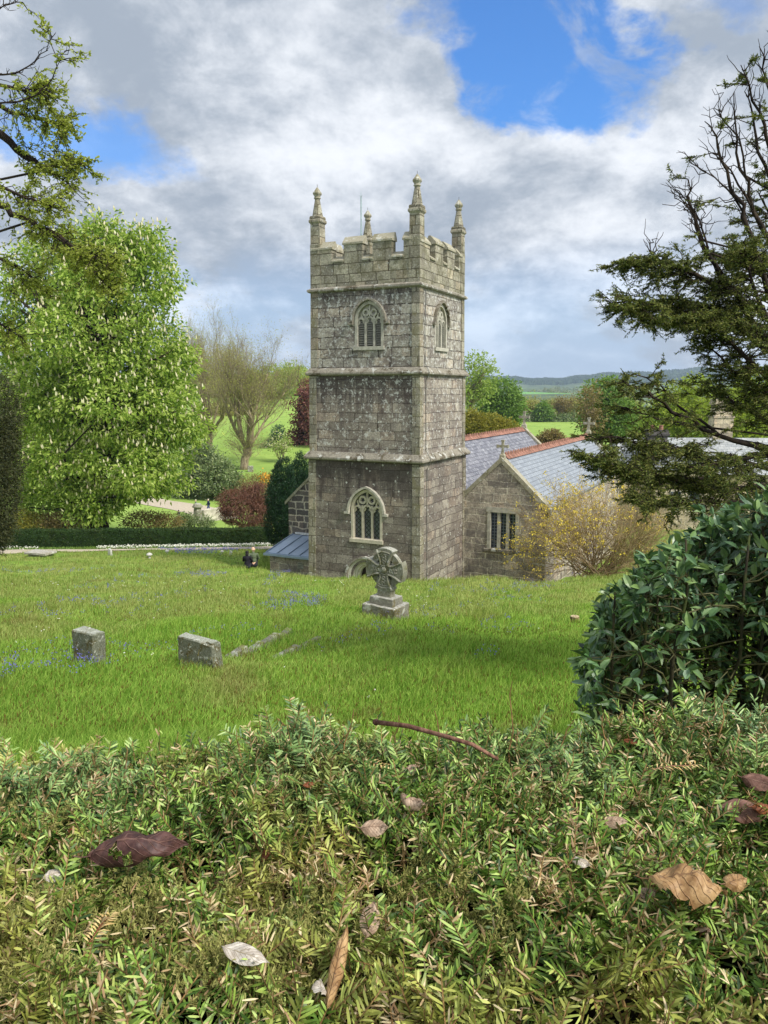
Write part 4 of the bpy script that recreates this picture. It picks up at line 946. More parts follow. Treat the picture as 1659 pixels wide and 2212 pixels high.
chest, cc, co_ = broadleaf('horse_chestnut', 'tall horse chestnut covered in fresh leaves and cream flower candles, behind the clipped hedge', 'tree', b, 27, lumpy(lob, 6, 0.36, 2), 5200, 15, 0.36, 0.40, 0.19, G_CHEST, BARK_D, tr=0.85, nl=70, droop=0.5, shell=0.70, seed=4)
r_ = np.random.default_rng(5); mb = MB(); pick = r_.choice(len(cc), 3300, replace=False)
for k in pick:
    c = cc[k] + co_[k]*0.5 + np.array([0, 0, 0.35]) + r_.normal(size=3)*0.15; hgt = r_.uniform(0.26, 0.42); tl = r_.normal(size=2)*0.06
    mb.loft([[(c[0] + tl[0]*t + rr*math.cos(a), c[1] + tl[1]*t + rr*math.sin(a), c[2] + hgt*t) for a in (0.3, 2.4, 4.5)] for t, rr in ((0, 0.04), (0.25, 0.095), (0.7, 0.06), (1, 0.015))])
tag(mb.build('blossom', WHITE_B, chest), kind='stuff')

# ------------------------------------------------------------------ clipped hedge and its white bed
def clipped_hedge(label, A, B, h0, h1, w):
    root = thing('clipped_hedge', label, 'hedge', (A[0], A[1], gz(A[0], A[1])), math.atan2(B[1]-A[1], B[0]-A[0]))
    L = np.linalg.norm(B-A); n = int(L/0.25); V = []; r = np.random.default_rng(3)
    sec = [(-w/2, 0), (-w/2*1.0, 0.33), (-w/2*0.98, 0.66), (-w/2*0.95, 0.97), (-w/2*0.86, 1.0), (0, 1.01), (w/2*0.86, 1.0), (w/2*0.95, 0.97), (w/2, 0.4), (w/2, 0)]
    for i in range(n+1):
        t = i/n; p = A + (B-A)*t; z = gz(p[0], p[1]) - root.location[2]; hh = h0 + (h1-h0)*t + 0.03*math.sin(t*40)
        for y, f in sec: V.append((L*t, y + r.normal()*0.025, z - 0.05 + hh*f + r.normal()*0.015))
    k = len(sec); i, j = np.meshgrid(np.arange(n), np.arange(k-1), indexing='ij'); q_ = (i*k+j).ravel()
    mb = MB(); mb.add(V, [np.stack([q_+1, q_, q_+k, q_+k+1], 1), [list(range(k))], [list(range(n*k, n*k+k))[::-1]]])
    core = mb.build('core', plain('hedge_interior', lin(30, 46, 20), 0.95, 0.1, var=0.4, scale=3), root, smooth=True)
    V = np.array(V).reshape(n+1, k, 3); N = 26000; lb = MB(); ii = r.integers(0, n, N); jj = r.integers(0, k-1, N); a, c = r.random((N, 1)), r.random((N, 1))
    pp = V[ii, jj]*(1-a)*(1-c) + V[ii+1, jj]*a*(1-c) + V[ii, jj+1]*(1-a)*c + V[ii+1, jj+1]*a*c
    nr = unit(np.cross(V[ii+1, jj]-V[ii, jj], V[ii, jj+1]-V[ii, jj])); nr *= -np.sign((nr*(pp - np.array([0, 0, 0.6]) - pp*np.array([1, 0, 0]))).sum(1, keepdims=True))*-1
    leaves(lb, pp - nr*0.02, nr*0.6 + r.normal(size=(N, 3))*0.7, nr + r.normal(size=(N, 3))*0.5, 0.12*r.uniform(0.6, 1.4, N), 0.06)
    lb.build('foliage', G_HEDGE, root); return root
clipped_hedge('long dark clipped yew hedge along the gravel path below the chestnut', HA, HB, 1.55, 1.42, 1.2)
# ------------------------------------------------------------------ garden beyond the hedge (left)
def px_lobes(b, Y, items):
    S = Y/FPX; out = []
    for it in items:
        x, y, rx, rz = it[:4]; dy = it[4] if len(it) > 4 else 0
        out.append((tuple(at(x, y, Y+dy) - b), (rx*S, (it[5] if len(it) > 5 else max(rx, rz)*0.9)*S, rz*S)))
    return out
b = foot(530, 1136, 67); shrub('red_maple', 'wide rounded red-brown maple behind the end of the clipped hedge', 'shrub', b, px_lobes(b, 67, [(530, 1105, 55, 36), (560, 1075, 38, 32, 1), (505, 1085, 32, 30, -1), (545, 1060, 24, 16), (575, 1105, 26, 38, 2)]), 900, 22, 0.16, 0.17, 0.06, G_MAP, BARK_D, 12, 11, droop=0.5)
b = foot(478, 1092, 112); shrub('rhododendron', 'large domed grey-green rhododendron beside the walking couple', 'shrub', b, px_lobes(b, 112, [(475, 1040, 50, 46), (440, 1010, 45, 50, 3), (420, 1050, 50, 45, 2), (500, 1065, 30, 28, -1), (430, 985, 30, 25, 4)]), 1200, 16, 0.35, 0.42, 0.18, G_RHO, BARK_D, 8, 12)
def irish(label, x, yb, Y, w, yt, seed):
    b = foot(x, yb, Y); S = Y/FPX; h = at(x, yt, Y)[2] - b[2]; r = np.random.default_rng(seed)
    lobes = [((r.normal()*0.3*w*S, r.normal()*0.3*w*S, h*z), (w*S*rw, w*S*rw, h*0.24)) for z, rw in ((0.12, 0.9), (0.3, 1.0), (0.48, 1.02), (0.64, 0.98), (0.76, 0.92), (0.85, 0.7))]
    return shrub('irish_yew', label, 'yew', b, lobes, 2200, 16, 0.11, 0.15, 0.04, G_YEWD, BARK_D, 6, seed, 'upright dark yews beside the north aisle', droop=-1.2, shell=0.82)
irish('upright dark green yew, the wider one next to the end of the clipped hedge', 612, 1178, 54, 26, 1006, 21)
irish('upright dark green yew tucked between its wider neighbour and the tower', 648, 1170, 56, 24, 996, 22)
b = foot(607, 992, 150); _, cc, co_ = shrub('magnolia', 'small slender magnolia with pale cream flowers on the far lawn', 'tree', b, px_lobes(b, 150, [(607, 955, 20, 20), (600, 965, 14, 12), (616, 962, 14, 12)]), 120, 5, 0.4, 0.45, 0.2, G_FRESH, BARK_L, 14, 13, srad=0.09)
r_ = np.random.default_rng(2); n = 260; k = r_.integers(0, len(cc), n); mb = MB(); leaves(mb, cc[k] + r_.normal(size=(n, 3))*0.5, r_.normal(size=(n, 3)), r_.normal(size=(n, 3)), 0.36, 0.26); tag(mb.build('blossom', WHITE_B, _), kind='stuff')
b = foot(600, 985, 170); shrub('conifer', 'small dark blue-green conifer behind the magnolia', 'tree', b, px_lobes(b, 170, [(596, 955, 15, 18), (600, 935, 8, 16)]), 240, 12, 0.4, 0.5, 0.12, leaf_mat('blue_conifer_leaf', [lin(46, 78, 62), lin(66, 96, 78)]), BARK_D, 4, 14)
b = foot(640, 985, 175); shrub('evergreen_bush', 'dark evergreen bush beside the copper beech', 'shrub', b, px_lobes(b, 175, [(640, 968, 16, 16), (625, 972, 14, 10)]), 180, 12, 0.45, 0.5, 0.2, G_RHO, BARK_D, 4, 15)
b = foot(590, 982, 168); shrub('evergreen_bush', 'dark low bush left of the magnolia', 'shrub', b, px_lobes(b, 168, [(578, 972, 16, 10), (590, 975, 12, 9)]), 150, 12, 0.4, 0.5, 0.2, G_RHO, BARK_D, 4, 16)
b = foot(540, 1062, 92); _, cc, co_ = shrub('azalea', 'sparse orange-flowering azalea behind the red maple', 'shrub', b, px_lobes(b, 92, [(545, 1045, 28, 20), (570, 1040, 20, 18)]), 260, 8, 0.3, 0.2, 0.08, G_BRZ, BARK_D, 16, 17)
n = 300; mb = MB(); k = np.argsort(-cc[:, 0] - 0.4*cc[:, 2])[:50]; k = r_.choice(k, n); leaves(mb, cc[k] + r_.normal(size=(n, 3))*0.28, r_.normal(size=(n, 3)), r_.normal(size=(n, 3)), 0.2, 0.18); tag(mb.build('blossom', ORA_B, _), kind='stuff')
for lab, x, y, Y, items, mt in (('low yellow-flecked shrub behind the left end of the hedge', 40, 1150, 66, [(30, 1125, 45, 26), (80, 1130, 40, 18)], G_OCH), ('low twiggy shrub under the chestnut, behind the hedge', 330, 1140, 70, [(310, 1124, 50, 14), (362, 1126, 30, 12)], G_BRZ), ('small dark shrub at the foot of the stone pillar', 425, 1132, 76, [(402, 1126, 20, 9), (446, 1130, 12, 6)], G_RHO), ('low bronze shrub behind the hedge, left of the chestnut trunk', 150, 1143, 66, [(150, 1124, 50, 20), (110, 1128, 30, 14)], G_BRZ)):
    b = foot(x, y, Y); shrub('garden_shrub', lab, 'shrub', b, px_lobes(b, Y, items), 240, 14, 0.28, 0.2, 0.09, mt, BARK_D, 10, int(x))

# bare trees on the lawn and what stands behind them
LIMB = dict(spread=0.42)
b = foot(528, 1012, 143); branchy('bare_tree', 'big many-limbed tree, almost bare, with its stout trunk on the far lawn', 'tree', b, 26, 0.62, 0.78, BARK_L, 5, G_HAZE, 1, 0.21, None, 8, 9, 0.15, 0.42, 0.8, 0.14, low=45)
b = foot(452, 985, 165); branchy('bare_tree', 'bare tree with upright limbs, partly hidden by the chestnut', 'tree', b, 29, 0.48, 0.75, BARK_L, 5, G_HAZE, 1, 0.22, None, 31, 8, 0.12, 0.6, 0.8, 0.02, low=50)
b = foot(650, 990, 172); broadleaf('copper_beech', 'dark red copper beech at the left edge of the tower', 'tree', b, 21, px_lobes(b, 172, [(668, 880, 26, 48), (650, 950, 30, 26), (655, 905, 26, 16), (690, 900, 40, 80), (640, 940, 22, 14), (662, 840, 14, 26), (632, 872, 16, 8)]), 800, 12, 0.55, 0.55, 0.3, G_COP, BARK_D, tr=0.6, nl=30, seed=7)
bgt = [('rounded pale green tree on the rise behind the bare trees', 590, 880, 300, [(590, 830, 46, 38), (630, 815, 34, 30), (560, 850, 30, 28)], G_FRESH),
       ('yellow-green tree on the rise at the left edge of the tower', 640, 880, 320, [(645, 830, 32, 36), (620, 850, 26, 22)], G_YEL),
       ('pale budding tree on the rise, seen between the chestnut and the bare trees', 450, 890, 310, [(455, 840, 42, 40), (490, 850, 36, 34), (430, 860, 30, 30)], G_HAZE),
       ('yellow-green tree on the rise behind the middle of the bare trees', 530, 885, 330, [(525, 845, 40, 34), (545, 825, 26, 26)], G_YEL),
       ('soft green tree on the rise behind the chestnut', 400, 890, 300, [(400, 850, 40, 36), (375, 840, 32, 40)], G_FRESH),
       ('low hazy green tree below the rise, behind the bare trunks', 490, 925, 230, [(490, 895, 34, 28), (455, 905, 30, 26), (520, 900, 22, 20)], G_HAZE)]
for i, (lab, x, y, Y, items, mt) in enumerate(bgt):
    b = foot(x, y, Y); broadleaf('park_tree', lab, 'tree', b, max(5, at(x, items[0][1], Y)[2]-b[2])*1.1, px_lobes(b, Y, items), 420, 12, 1.0, 0.9, 0.55, mt, BARK_L, tr=0.4, nl=16, seed=40+i, group='trees on the rise left of the tower')
# trees at the far left behind the chestnut
for i, (lab, x, Y, items, mt) in enumerate([('yellow-green tree behind the dark yew at the left edge', 40, 80, [(50, 830, 60, 60), (20, 900, 60, 60), (60, 960, 50, 70), (70, 1040, 45, 50)], G_YEL),]):
    b = foot(x, 1140, Y); broadleaf('young_tree', lab, 'tree', b, 16, px_lobes(b, Y, items), 900, 12, 0.4, 0.32, 0.16, mt, BARK_L, tr=0.35, nl=20, seed=60+i)

# ------------------------------------------------------------------ right: beyond the church
rt = [('broadleaf', 'tall airy tree in pale new leaf just right of the tower', 1018, 905, 165, [(1030, 790, 34, 30), (1050, 815, 30, 26), (1012, 815, 26, 40), (1005, 850, 30, 30), (1040, 845, 28, 24)], G_FRESH, 260, 9, 0.55),
      ('broadleaf', 'full green tree right of the airy pale one', 1090, 925, 175, [(1085, 850, 36, 30), (1065, 875, 30, 30), (1105, 880, 26, 36), (1080, 905, 40, 28), (1055, 845, 24, 20)], G_MID, 620, 12, 0.6),
      ('bush', 'ochre-yellow rounded bush behind the nave roof', 1050, 950, 100, [(1050, 930, 46, 34), (1085, 930, 32, 22), (1020, 915, 30, 26), (1105, 945, 24, 18)], G_OCH, 800, 14, 0.3),
      ('bush', 'olive-brown domed bush between the two church gables', 1190, 975, 95, [(1190, 952, 26, 20), (1178, 962, 24, 16), (1204, 962, 20, 16)], G_BRZ, 420, 14, 0.24),
      ('broadleaf', 'bright green round tree standing alone on the far pasture edge', 1173, 914, 330, [(1173, 890, 15, 20), (1168, 898, 14, 12), (1180, 898, 12, 12)], G_MID, 220, 10, 0.7),
      ('broadleaf', 'tall green tree on the pasture, left of the yew branches', 1300, 950, 150, [(1295, 850, 34, 32), (1310, 885, 46, 32), (1290, 915, 36, 28), (1335, 900, 34, 44), (1320, 840, 22, 22)], G_MID, 700, 12, 0.55),
      ('broadleaf', 'half-bare grey tree at the left of the pasture clump', 1275, 948, 145, [(1272, 870, 22, 34), (1280, 910, 26, 26)], G_BRZ, 130, 8, 0.55),
      ('broadleaf', 'pale green tree in the pasture clump, nearest the house', 1350, 952, 160, [(1350, 895, 30, 34), (1368, 920, 26, 28)], G_FRESH, 420, 12, 0.55),
      ('broadleaf', 'yellow-green tree behind the left chimney', 1460, 980, 120, [(1460, 880, 50, 45), (1500, 860, 40, 45), (1440, 920, 40, 45), (1490, 920, 50, 50)], G_YEL, 800, 12, 0.5),
      ('broadleaf', 'large yellow-green tree behind the right chimney', 1590, 1000, 110, [(1590, 890, 70, 60), (1640, 870, 60, 70), (1600, 960, 80, 60), (1560, 930, 50, 60), (1660, 980, 60, 70), (1590, 1040, 70, 50)], G_YEL, 1300, 12, 0.5)]
for i, (kd, lab, x, y, Y, items, mt, ncl, per, sg) in enumerate(rt):
    b = foot(x, y, Y); L_ = Y*0.0032 + 0.12
    if kd == 'bush': shrub('round_bush', lab, 'bush', b, px_lobes(b, Y, items), ncl, per, sg, L_*0.8, L_*0.4, mt, BARK_D, 8, 70+i)
    else: broadleaf('park_tree', lab, 'tree', b, max(5, at(x, min(t[1] for t in items), Y)[2]-b[2])*1.05, px_lobes(b, Y, items), ncl, per, sg, L_, L_*0.55, mt, BARK_L, tr=0.45*Y/160, nl=24, seed=70+i, group='trees in the park right of the tower')
edge_trees = [(1066, 'bare grey tree at the left end of the row along the pasture edge', 52), (1092, 'second bare tree from the left along the pasture edge', 48), (1118, 'bare tree of the pasture row, just left of where its row opens to the hills', 46), (1140, 'bare tree in the pasture row, above the nave gable cross', 50), (1154, 'bare tree just left of the bright green round tree', 44), (1194, 'bare tree just right of the bright green round tree', 50),
              (1208, 'taller bare tree in the middle of the right part of the pasture row', 52), (1222, 'bare tree with two leaning stems near the right end of the pasture row', 46), (1238, 'bare tree before the green field, next to last of the row', 50), (1254, 'last bare tree at the right end of the pasture row', 44)]
for i, (x, lab, hp) in enumerate(edge_trees):
    b = foot(x, 914, 335 + (i % 3)*8); branchy('bare_pasture_tree', lab, 'tree', b, hp*335/FPX, 0.5, 0.4, BARK_L, 3, G_HAZE if i % 2 else G_BRZ, 5, 0.7, 'bare trees along the pasture edge', 80+i, 5, 0.22, 0.35, 1.1, 0.0, (2, 3))
b = foot(1100, 914, 330); shrub('field_hedge', 'dark low hedgerow under the bare trees at the pasture edge', 'hedge', b, [((x, 0, 1.3), (4.5, 2, 1.7)) for x in range(-16, 36, 6)], 420, 10, 0.8, 0.9, 0.5, G_RHO, BARK_D, 4, 91)
# far woods as one mass
def far_wood():
    r = np.random.default_rng(9); mb = MB()
    for _ in range(900):
        Y = r.uniform(420, 2600); a = r.uniform(0.02, 0.62); X = a*Y
        if 1180 < Y < 1750 and 0.17 < a < 0.29: continue
        if math.sin(X*0.011 + 1)*math.sin(Y*0.006 + 0.4*math.sin(X*0.01)) < 0.12: continue
        z = gz(X, Y); s = r.uniform(5, 9)
        for k in range(4):
            n = 26; c = np.array([X + r.normal()*9, Y + r.normal()*9, z + s*0.6]); o = rvec(n, r)
            leaves(mb, c + o*np.array([s*0.7, s*0.7, s*0.75]), r.normal(size=(n, 3)), o + np.array([0, 0, 0.5]), 3.2, 2.4)
    tag(mb.build('distant_wood', leaf_mat('distant_leaf', [lin(112, 122, 80), lin(134, 140, 94), lin(146, 158, 98), lin(122, 116, 92)], 0.8, 0.1, 0.1), None), kind='stuff')
far_wood()
def ridge_wood():
    r = np.random.default_rng(19); mb = MB(); n = 15000
    Y = r.uniform(3300, 4350, n); a = r.uniform(0.0, 0.62, n); X = a*Y; Z = ground(X, Y); keep = np.sin(X*0.004+2)*np.sin(Y*0.006) > -0.55
    X, Y, Z = X[keep], Y[keep], Z[keep]; n = len(X)
    leaves(mb, np.stack([X, Y, Z-2], 1), np.stack([r.normal(size=n)*0.15, r.normal(size=n)*0.1, np.ones(n)], 1), np.stack([r.normal(size=n)*0.3, -np.ones(n), r.normal(size=n)*0.2], 1), 19*r.uniform(0.7, 1.2, n), 22)
    tag(mb.build('ridge_forest', leaf_mat('forest_leaf', [lin(46, 66, 54), lin(62, 82, 60), lin(78, 96, 66)], 0.9, 0.1, 0.0), None), kind='stuff')
ridge_wood()

# ------------------------------------------------------------------ yellow azalea by the south aisle
def azalea():
    b = foot(1288, 1252, 36.2); r = np.random.default_rng(33)
    root = thing('yellow_azalea', 'wide twiggy shrub with yellow flowers in front of the church aisle', 'shrub', tuple(b)); mb, fb, lb = MB(), MB(), MB(); tips = []
    S = 36.2/FPX
    def grow(p, d, L, rd, dep):
        n = 4; pts = [p]; dd = d
        for _ in range(n-1): dd = unit(dd + r.normal(size=3)*0.16 + np.array([0, 0, 0.05])); pts.append(pts[-1] + dd*L/(n-1))
        mb.tube(pts, np.linspace(rd, rd*0.6, n), 4 if dep > 1 else 3, cap=False)
        if dep == 0: tips.append((pts[-1], dd)); return
        for k in range(r.integers(2, 5)):
            i = r.integers(1, n); grow(pts[i], unit(dd + r.normal(size=3)*0.55 + np.array([0, 0, 0.12])), L*r.uniform(0.5, 0.8), rd*0.55, dep-1)
        grow(pts[-1], unit(dd + r.normal(size=3)*0.2), L*0.7, rd*0.6, dep-1)
    for k in range(60):
        a = r.uniform(0, 2*math.pi); e = r.uniform(0.25, 1.9)
        grow(np.array([r.normal()*0.35, r.normal()*0.3, -0.1]), unit(np.array([math.cos(a)*e*1.5, math.sin(a)*e*0.7, 0.85])), 2.1*r.uniform(0.85, 1.15), 0.03, 3)
    T = np.array([t[0] for t in tips]); D = np.array([t[1] for t in tips]); n = len(T)
    mb.build('stem', bark_mat('azalea_bark', lin(168, 146, 110), lin(128, 108, 78), 8), root)
    i = np.repeat(np.arange(n), 3); leaves(lb, T[i] + r.normal(size=(len(i), 3))*0.07, D[i] + r.normal(size=(len(i), 3))*0.8, r.normal(size=(len(i), 3)) + np.array([0, 0, .6]), 0.075*r.uniform(0.6, 1.3, len(i)), 0.03)
    lb.build('foliage', leaf_mat('azalea_leaf', [lin(150, 138, 98), lin(166, 156, 104), lin(132, 120, 86)], 0.6, 0.3, 0.3), root)
    prob = sstep(0.3, 1.0, -T[:, 0]/4 + T[:, 2]/4.2)*0.30 + 0.07; k = np.where(r.random(n) < prob)[0]; i = np.repeat(k, 7)
    leaves(fb, T[i] + r.normal(size=(len(i), 3))*np.array([0.09, 0.09, 0.05]), r.normal(size=(len(i), 3)) + np.array([0, 0, 0.3]), r.normal(size=(len(i), 3)) + np.array([0, 0, 1]), 0.085, 0.075)
    tag(fb.build('blossom', YEL_B, root), kind='stuff')
azalea()

# ------------------------------------------------------------------ dark yew at the left edge
b = np.array([-14.6, 26.5, gz(-14.6, 26.5)])
lobes = px_lobes(b, 26.5, [(-8, 890, 34, 95), (-5, 990, 40, 80), (-10, 1080, 36, 90), (-40, 950, 55, 120), (-18, 1130, 34, 60), (-14, 1165, 30, 35), (-60, 1050, 80, 140)])
shrub('old_yew', 'dark brown-green yew at the left edge of the picture', 'yew', b, lobes, 2600, 22, 0.13, 0.11, 0.03, leaf_mat('brown_yew_leaf', [lin(42, 50, 24), lin(60, 66, 32), lin(72, 72, 38), lin(36, 46, 24)], 0.6, 0.25, 0.15), BARK_D, 12, 5, droop=0.3)

# ------------------------------------------------------------------ limbs reaching in from trees outside the frame
def traced_tree(name, label, cat, trunk, limbs, bark, lm, leafL, leafW, per, sprays, seed, spray_len=0.5, droop=0.15, flat=0.45, twig_r=0.006, leaf_up=0.6, along=1.0):
    """limbs: (points as (px, py, distance), r0, r1, leafy from t0, density)"""
    r = np.random.default_rng(seed); root = thing(name, label, cat, tuple(trunk[0])); b = np.array(trunk[0]); mb, lb, tw = MB(), MB(), MB()
    T = np.array(trunk[1]); mb.tube(wander((0, 0, -0.3), T - b, 9, 0.012, r), np.linspace(trunk[2], trunk[3], 9), 10); LV = []
    for pts, r0, r1, t0, dens in limbs:
        P = np.array([at(*p) for p in pts]) - b
        n = 3*len(P); t = np.linspace(0, 1, len(P)); tt = np.linspace(0, 1, n); Q = np.stack([np.interp(tt, t, P[:, k]) for k in range(3)], 1)
        Q[1:-1] = (Q[:-2] + Q[1:-1]*2 + Q[2:])/4; L = np.linalg.norm(np.diff(Q, axis=0), axis=1).sum(); Q[1:-1] += r.normal(size=(n-2, 3))*0.008*L
        a = Q[0]; zt = np.clip(a[2] - 0.6, 0.5, T[2]-b[2]); jn = np.array([np.interp(zt, [0, T[2]-b[2]], [0, T[0]-b[0]]), np.interp(zt, [0, T[2]-b[2]], [0, T[1]-b[1]]), zt])
        mb.tube(np.concatenate([wander(jn, a, 4, 0.03, r)[:-1], Q]), np.concatenate([np.linspace(r0*1.15, r0*1.02, 3), np.linspace(r0, r1, n)]), 7)
        ns = int(dens*L*along)
        for _ in range(16 if dens < 6 else 0):                           # bare dead side twigs
            k = r.integers(2, n-1); d = unit(Q[k] - Q[k-1]); s_ = unit(d*0.9 + r.normal(size=3)*0.75 + np.array([0, 0, 0.3])); l = r.uniform(0.08, 0.42); tw.tube(wander(Q[k], Q[k] + s_*l, 5, 0.07, r), np.linspace(0.007, 0.0025, 5), 4, cap=False)
        for _ in range(ns):
            u = t0 + (1-t0)*r.random()**0.8; p = np.array([np.interp(u, tt, Q[:, k]) for k in range(3)]); k = min(int(u*(n-1)), n-2); d = unit(Q[k+1]-Q[k])
            sd = unit(np.cross(d, r.normal(size=3))); sd[2] *= flat; sd = unit(sd)
            dd = unit(d*r.uniform(0.1, 0.9) + sd + np.array([0, 0, -droop + 0.25*r.normal()*0.5])); l = spray_len*r.uniform(0.35, 1.25)*(1.15 - 0.5*u)
            W_ = wander(p, p + dd*l, 5, 0.07, r, -0.03); tw.tube(W_, np.linspace(twig_r*1.6, twig_r*0.5, 5), 3, cap=False)
            for _k in range(sprays):
                f = r.uniform(0.25, 1.0); q0 = np.array([np.interp(f, np.linspace(0, 1, 5), W_[:, c]) for c in range(3)]); d2 = unit(dd + r.normal(size=3)*0.8*np.array([1, 1, 0.3 + flat])); d2[2] -= droop*0.6
                l2 = l*0.4*r.uniform(0.5, 1.2); tw.tube([q0, q0 + d2*l2*0.5 + np.array([0, 0, 0.01]), q0 + d2*l2], [twig_r*0.8, twig_r*0.5, twig_r*0.3], 3, cap=False)
                m = per; g = r.random((m, 1)); pp = q0 + d2*l2*g; sdv = unit(np.cross(d2, [0, 0, 1]) + r.normal(size=3)*0.3); sgn = np.where(r.random((m, 1)) < 0.5, -1, 1)
                LV.append((pp, d2*0.55 + sdv*sgn*0.8 + r.normal(size=(m, 3))*0.35))
    pp = np.concatenate([a for a, _ in LV]); dd = np.concatenate([c for _, c in LV]); m = len(pp)
    nn = r.normal(size=(m, 3))*0.5 + np.array([0, 0, leaf_up]); leaves(lb, pp, dd, nn, leafL*r.uniform(0.6, 1.3, m), leafW)
    mb.build('trunk', bark, root, smooth=True); tw.build('twig', bark, root); lb.build('foliage', lm, root); return root
Y0 = 10.0
big_yew = [([(1700, 1060, 11), (1560, 1052, 10), (1450, 1035, 9.6), (1350, 1010, 9.3), (1280, 985, 9.0)], 0.048, 0.010, 0.00, 54.4),
           ([(1700, 1020, 10), (1600, 1000, 10), (1480, 975, 9.7), (1400, 955, 9.5), (1300, 945, 9.3)], 0.034, 0.008, 0.05, 32.0),
           ([(1700, 1090, 9.4), (1560, 1085, 9.2), (1450, 1085, 9.0), (1390, 1085, 9.0)], 0.034, 0.008, 0.10, 35.2),
           ([(1700, 990, 10), (1560, 945, 9.8), (1470, 900, 9.6), (1400, 850, 9.4), (1345, 822, 9.2)], 0.037, 0.010, 0.17, 10.0),
           ([(1560, 945, 9.8), (1470, 880, 9.8), (1420, 830, 9.7), (1395, 815, 9.6)], 0.020, 0.006, 0.10, 8.0),
           ([(1500, 920, 9.8), (1420, 905, 9.5), (1350, 880, 9.3)], 0.014, 0.005, 0.10, 8.0),
           ([(1720, 800, 11), (1620, 720, 10.6), (1520, 660, 10.2), (1420, 655, 10), (1330, 664, 9.8)], 0.058, 0.011, 0.07, 54.4),
           ([(1720, 740, 10.4), (1600, 690, 10), (1500, 690, 9.8), (1425, 690, 9.6)], 0.041, 0.008, 0.10, 41.6),
           ([(1720, 720, 10), (1590, 640, 10), (1490, 590, 10), (1420, 565, 10), (1345, 570, 10)], 0.044, 0.010, 0.12, 48.0),
           ([(1640, 720, 10), (1580, 620, 10), (1510, 510, 10), (1490, 430, 10), (1487, 388, 10)], .042, .006, .0, 2.2),
           ([(1530, 545, 10), (1515, 480, 10), (1490, 440, 10), (1462, 412, 10)], .014, .004, .9, 1),
           ([(1660, 640, 10), (1610, 480, 10), (1575, 400, 10), (1550, 300, 10), (1522, 262, 10)], .036, .005, .0, 1.6),
           ([(1640, 560, 10), (1600, 440, 10), (1555, 395, 10), (1490, 350, 10)], .018, .004, .0, 1.2),
           ([(1680, 560, 10), (1625, 430, 10), (1590, 320, 10), (1585, 200, 10)], .032, .005, .0, 1.8),
           ([(1610, 380, 10), (1600, 300, 10), (1560, 260, 10), (1555, 235, 10)], .014, .004, .5, 1),
           ([(1700, 480, 10), (1665, 330, 10), (1640, 230, 10), (1600, 140, 10)], .036, .005, .0, 5),
           ([(1720, 420, 10), (1660, 200, 10), (1640, 100, 10)], .026, .005, .0, 5),
           ([(1690, 470, 10), (1640, 330, 10), (1622, 240, 10), (1618, 180, 10)], .026, .004, .0, 1.5),
           ([(1660, 520, 10), (1600, 400, 10), (1562, 345, 10), (1545, 330, 10)], .018, .003, .0, 1.0),
           ([(1580, 620, 10), (1540, 560, 10), (1500, 490, 10), (1490, 470, 10)], .016, .003, .1, 1.5),
           ([(1520, 520, 10), (1502, 470, 10), (1470, 425, 10), (1440, 412, 10)], .012, .003, .5, 0.5),
           ([(1480, 590, 10), (1415, 560, 10), (1396, 515, 10)], .010, .003, .5, 1),
           ([(1720, 760, 9.6), (1660, 700, 9.6), (1620, 600, 9.6), (1610, 540, 9.6)], 0.041, 0.008, 0.00, 54.4),
           ([(1720, 860, 9.6), (1640, 800, 9.6), (1560, 720, 9.6), (1520, 690, 9.6)], 0.041, 0.008, 0.00, 51.2),
           ([(1720, 900, 10), (1650, 840, 10), (1580, 800, 10), (1530, 740, 10)], 0.041, 0.008, 0.00, 41.6),
           ([(1720, 960, 10), (1640, 900, 10), (1570, 860, 10), (1520, 830, 10)], 0.034, 0.008, 0.00, 35.2),
           ([(1720, 560, 10.5), (1680, 500, 10.5), (1640, 420, 10.5)], 0.034, 0.008, 0.00, 48.0),
           ([(1720, 980, 9), (1640, 985, 9), (1560, 1000, 9), (1490, 1010, 9)], 0.034, 0.008, 0.00, 41.6),
           ([(1720, 640, 10.5), (1650, 590, 10.5), (1590, 560, 10.5), (1540, 545, 10.5)], 0.034, 0.008, 0.00, 44.8)]
traced_tree('spreading_yew', 'dark spreading yew reaching in from the right with bare dead leaders at its top', 'yew', ((6.6, 11.0, gz(6.6, 11)), (6.3, 11.0, 5.5), 0.42, 0.10), big_yew, BARK_D, G_YEWO, 0.043, 0.012, 19, 8, 51, 0.50, 0.13, flat=0.13, along=0.95)
Y1 = 14.0
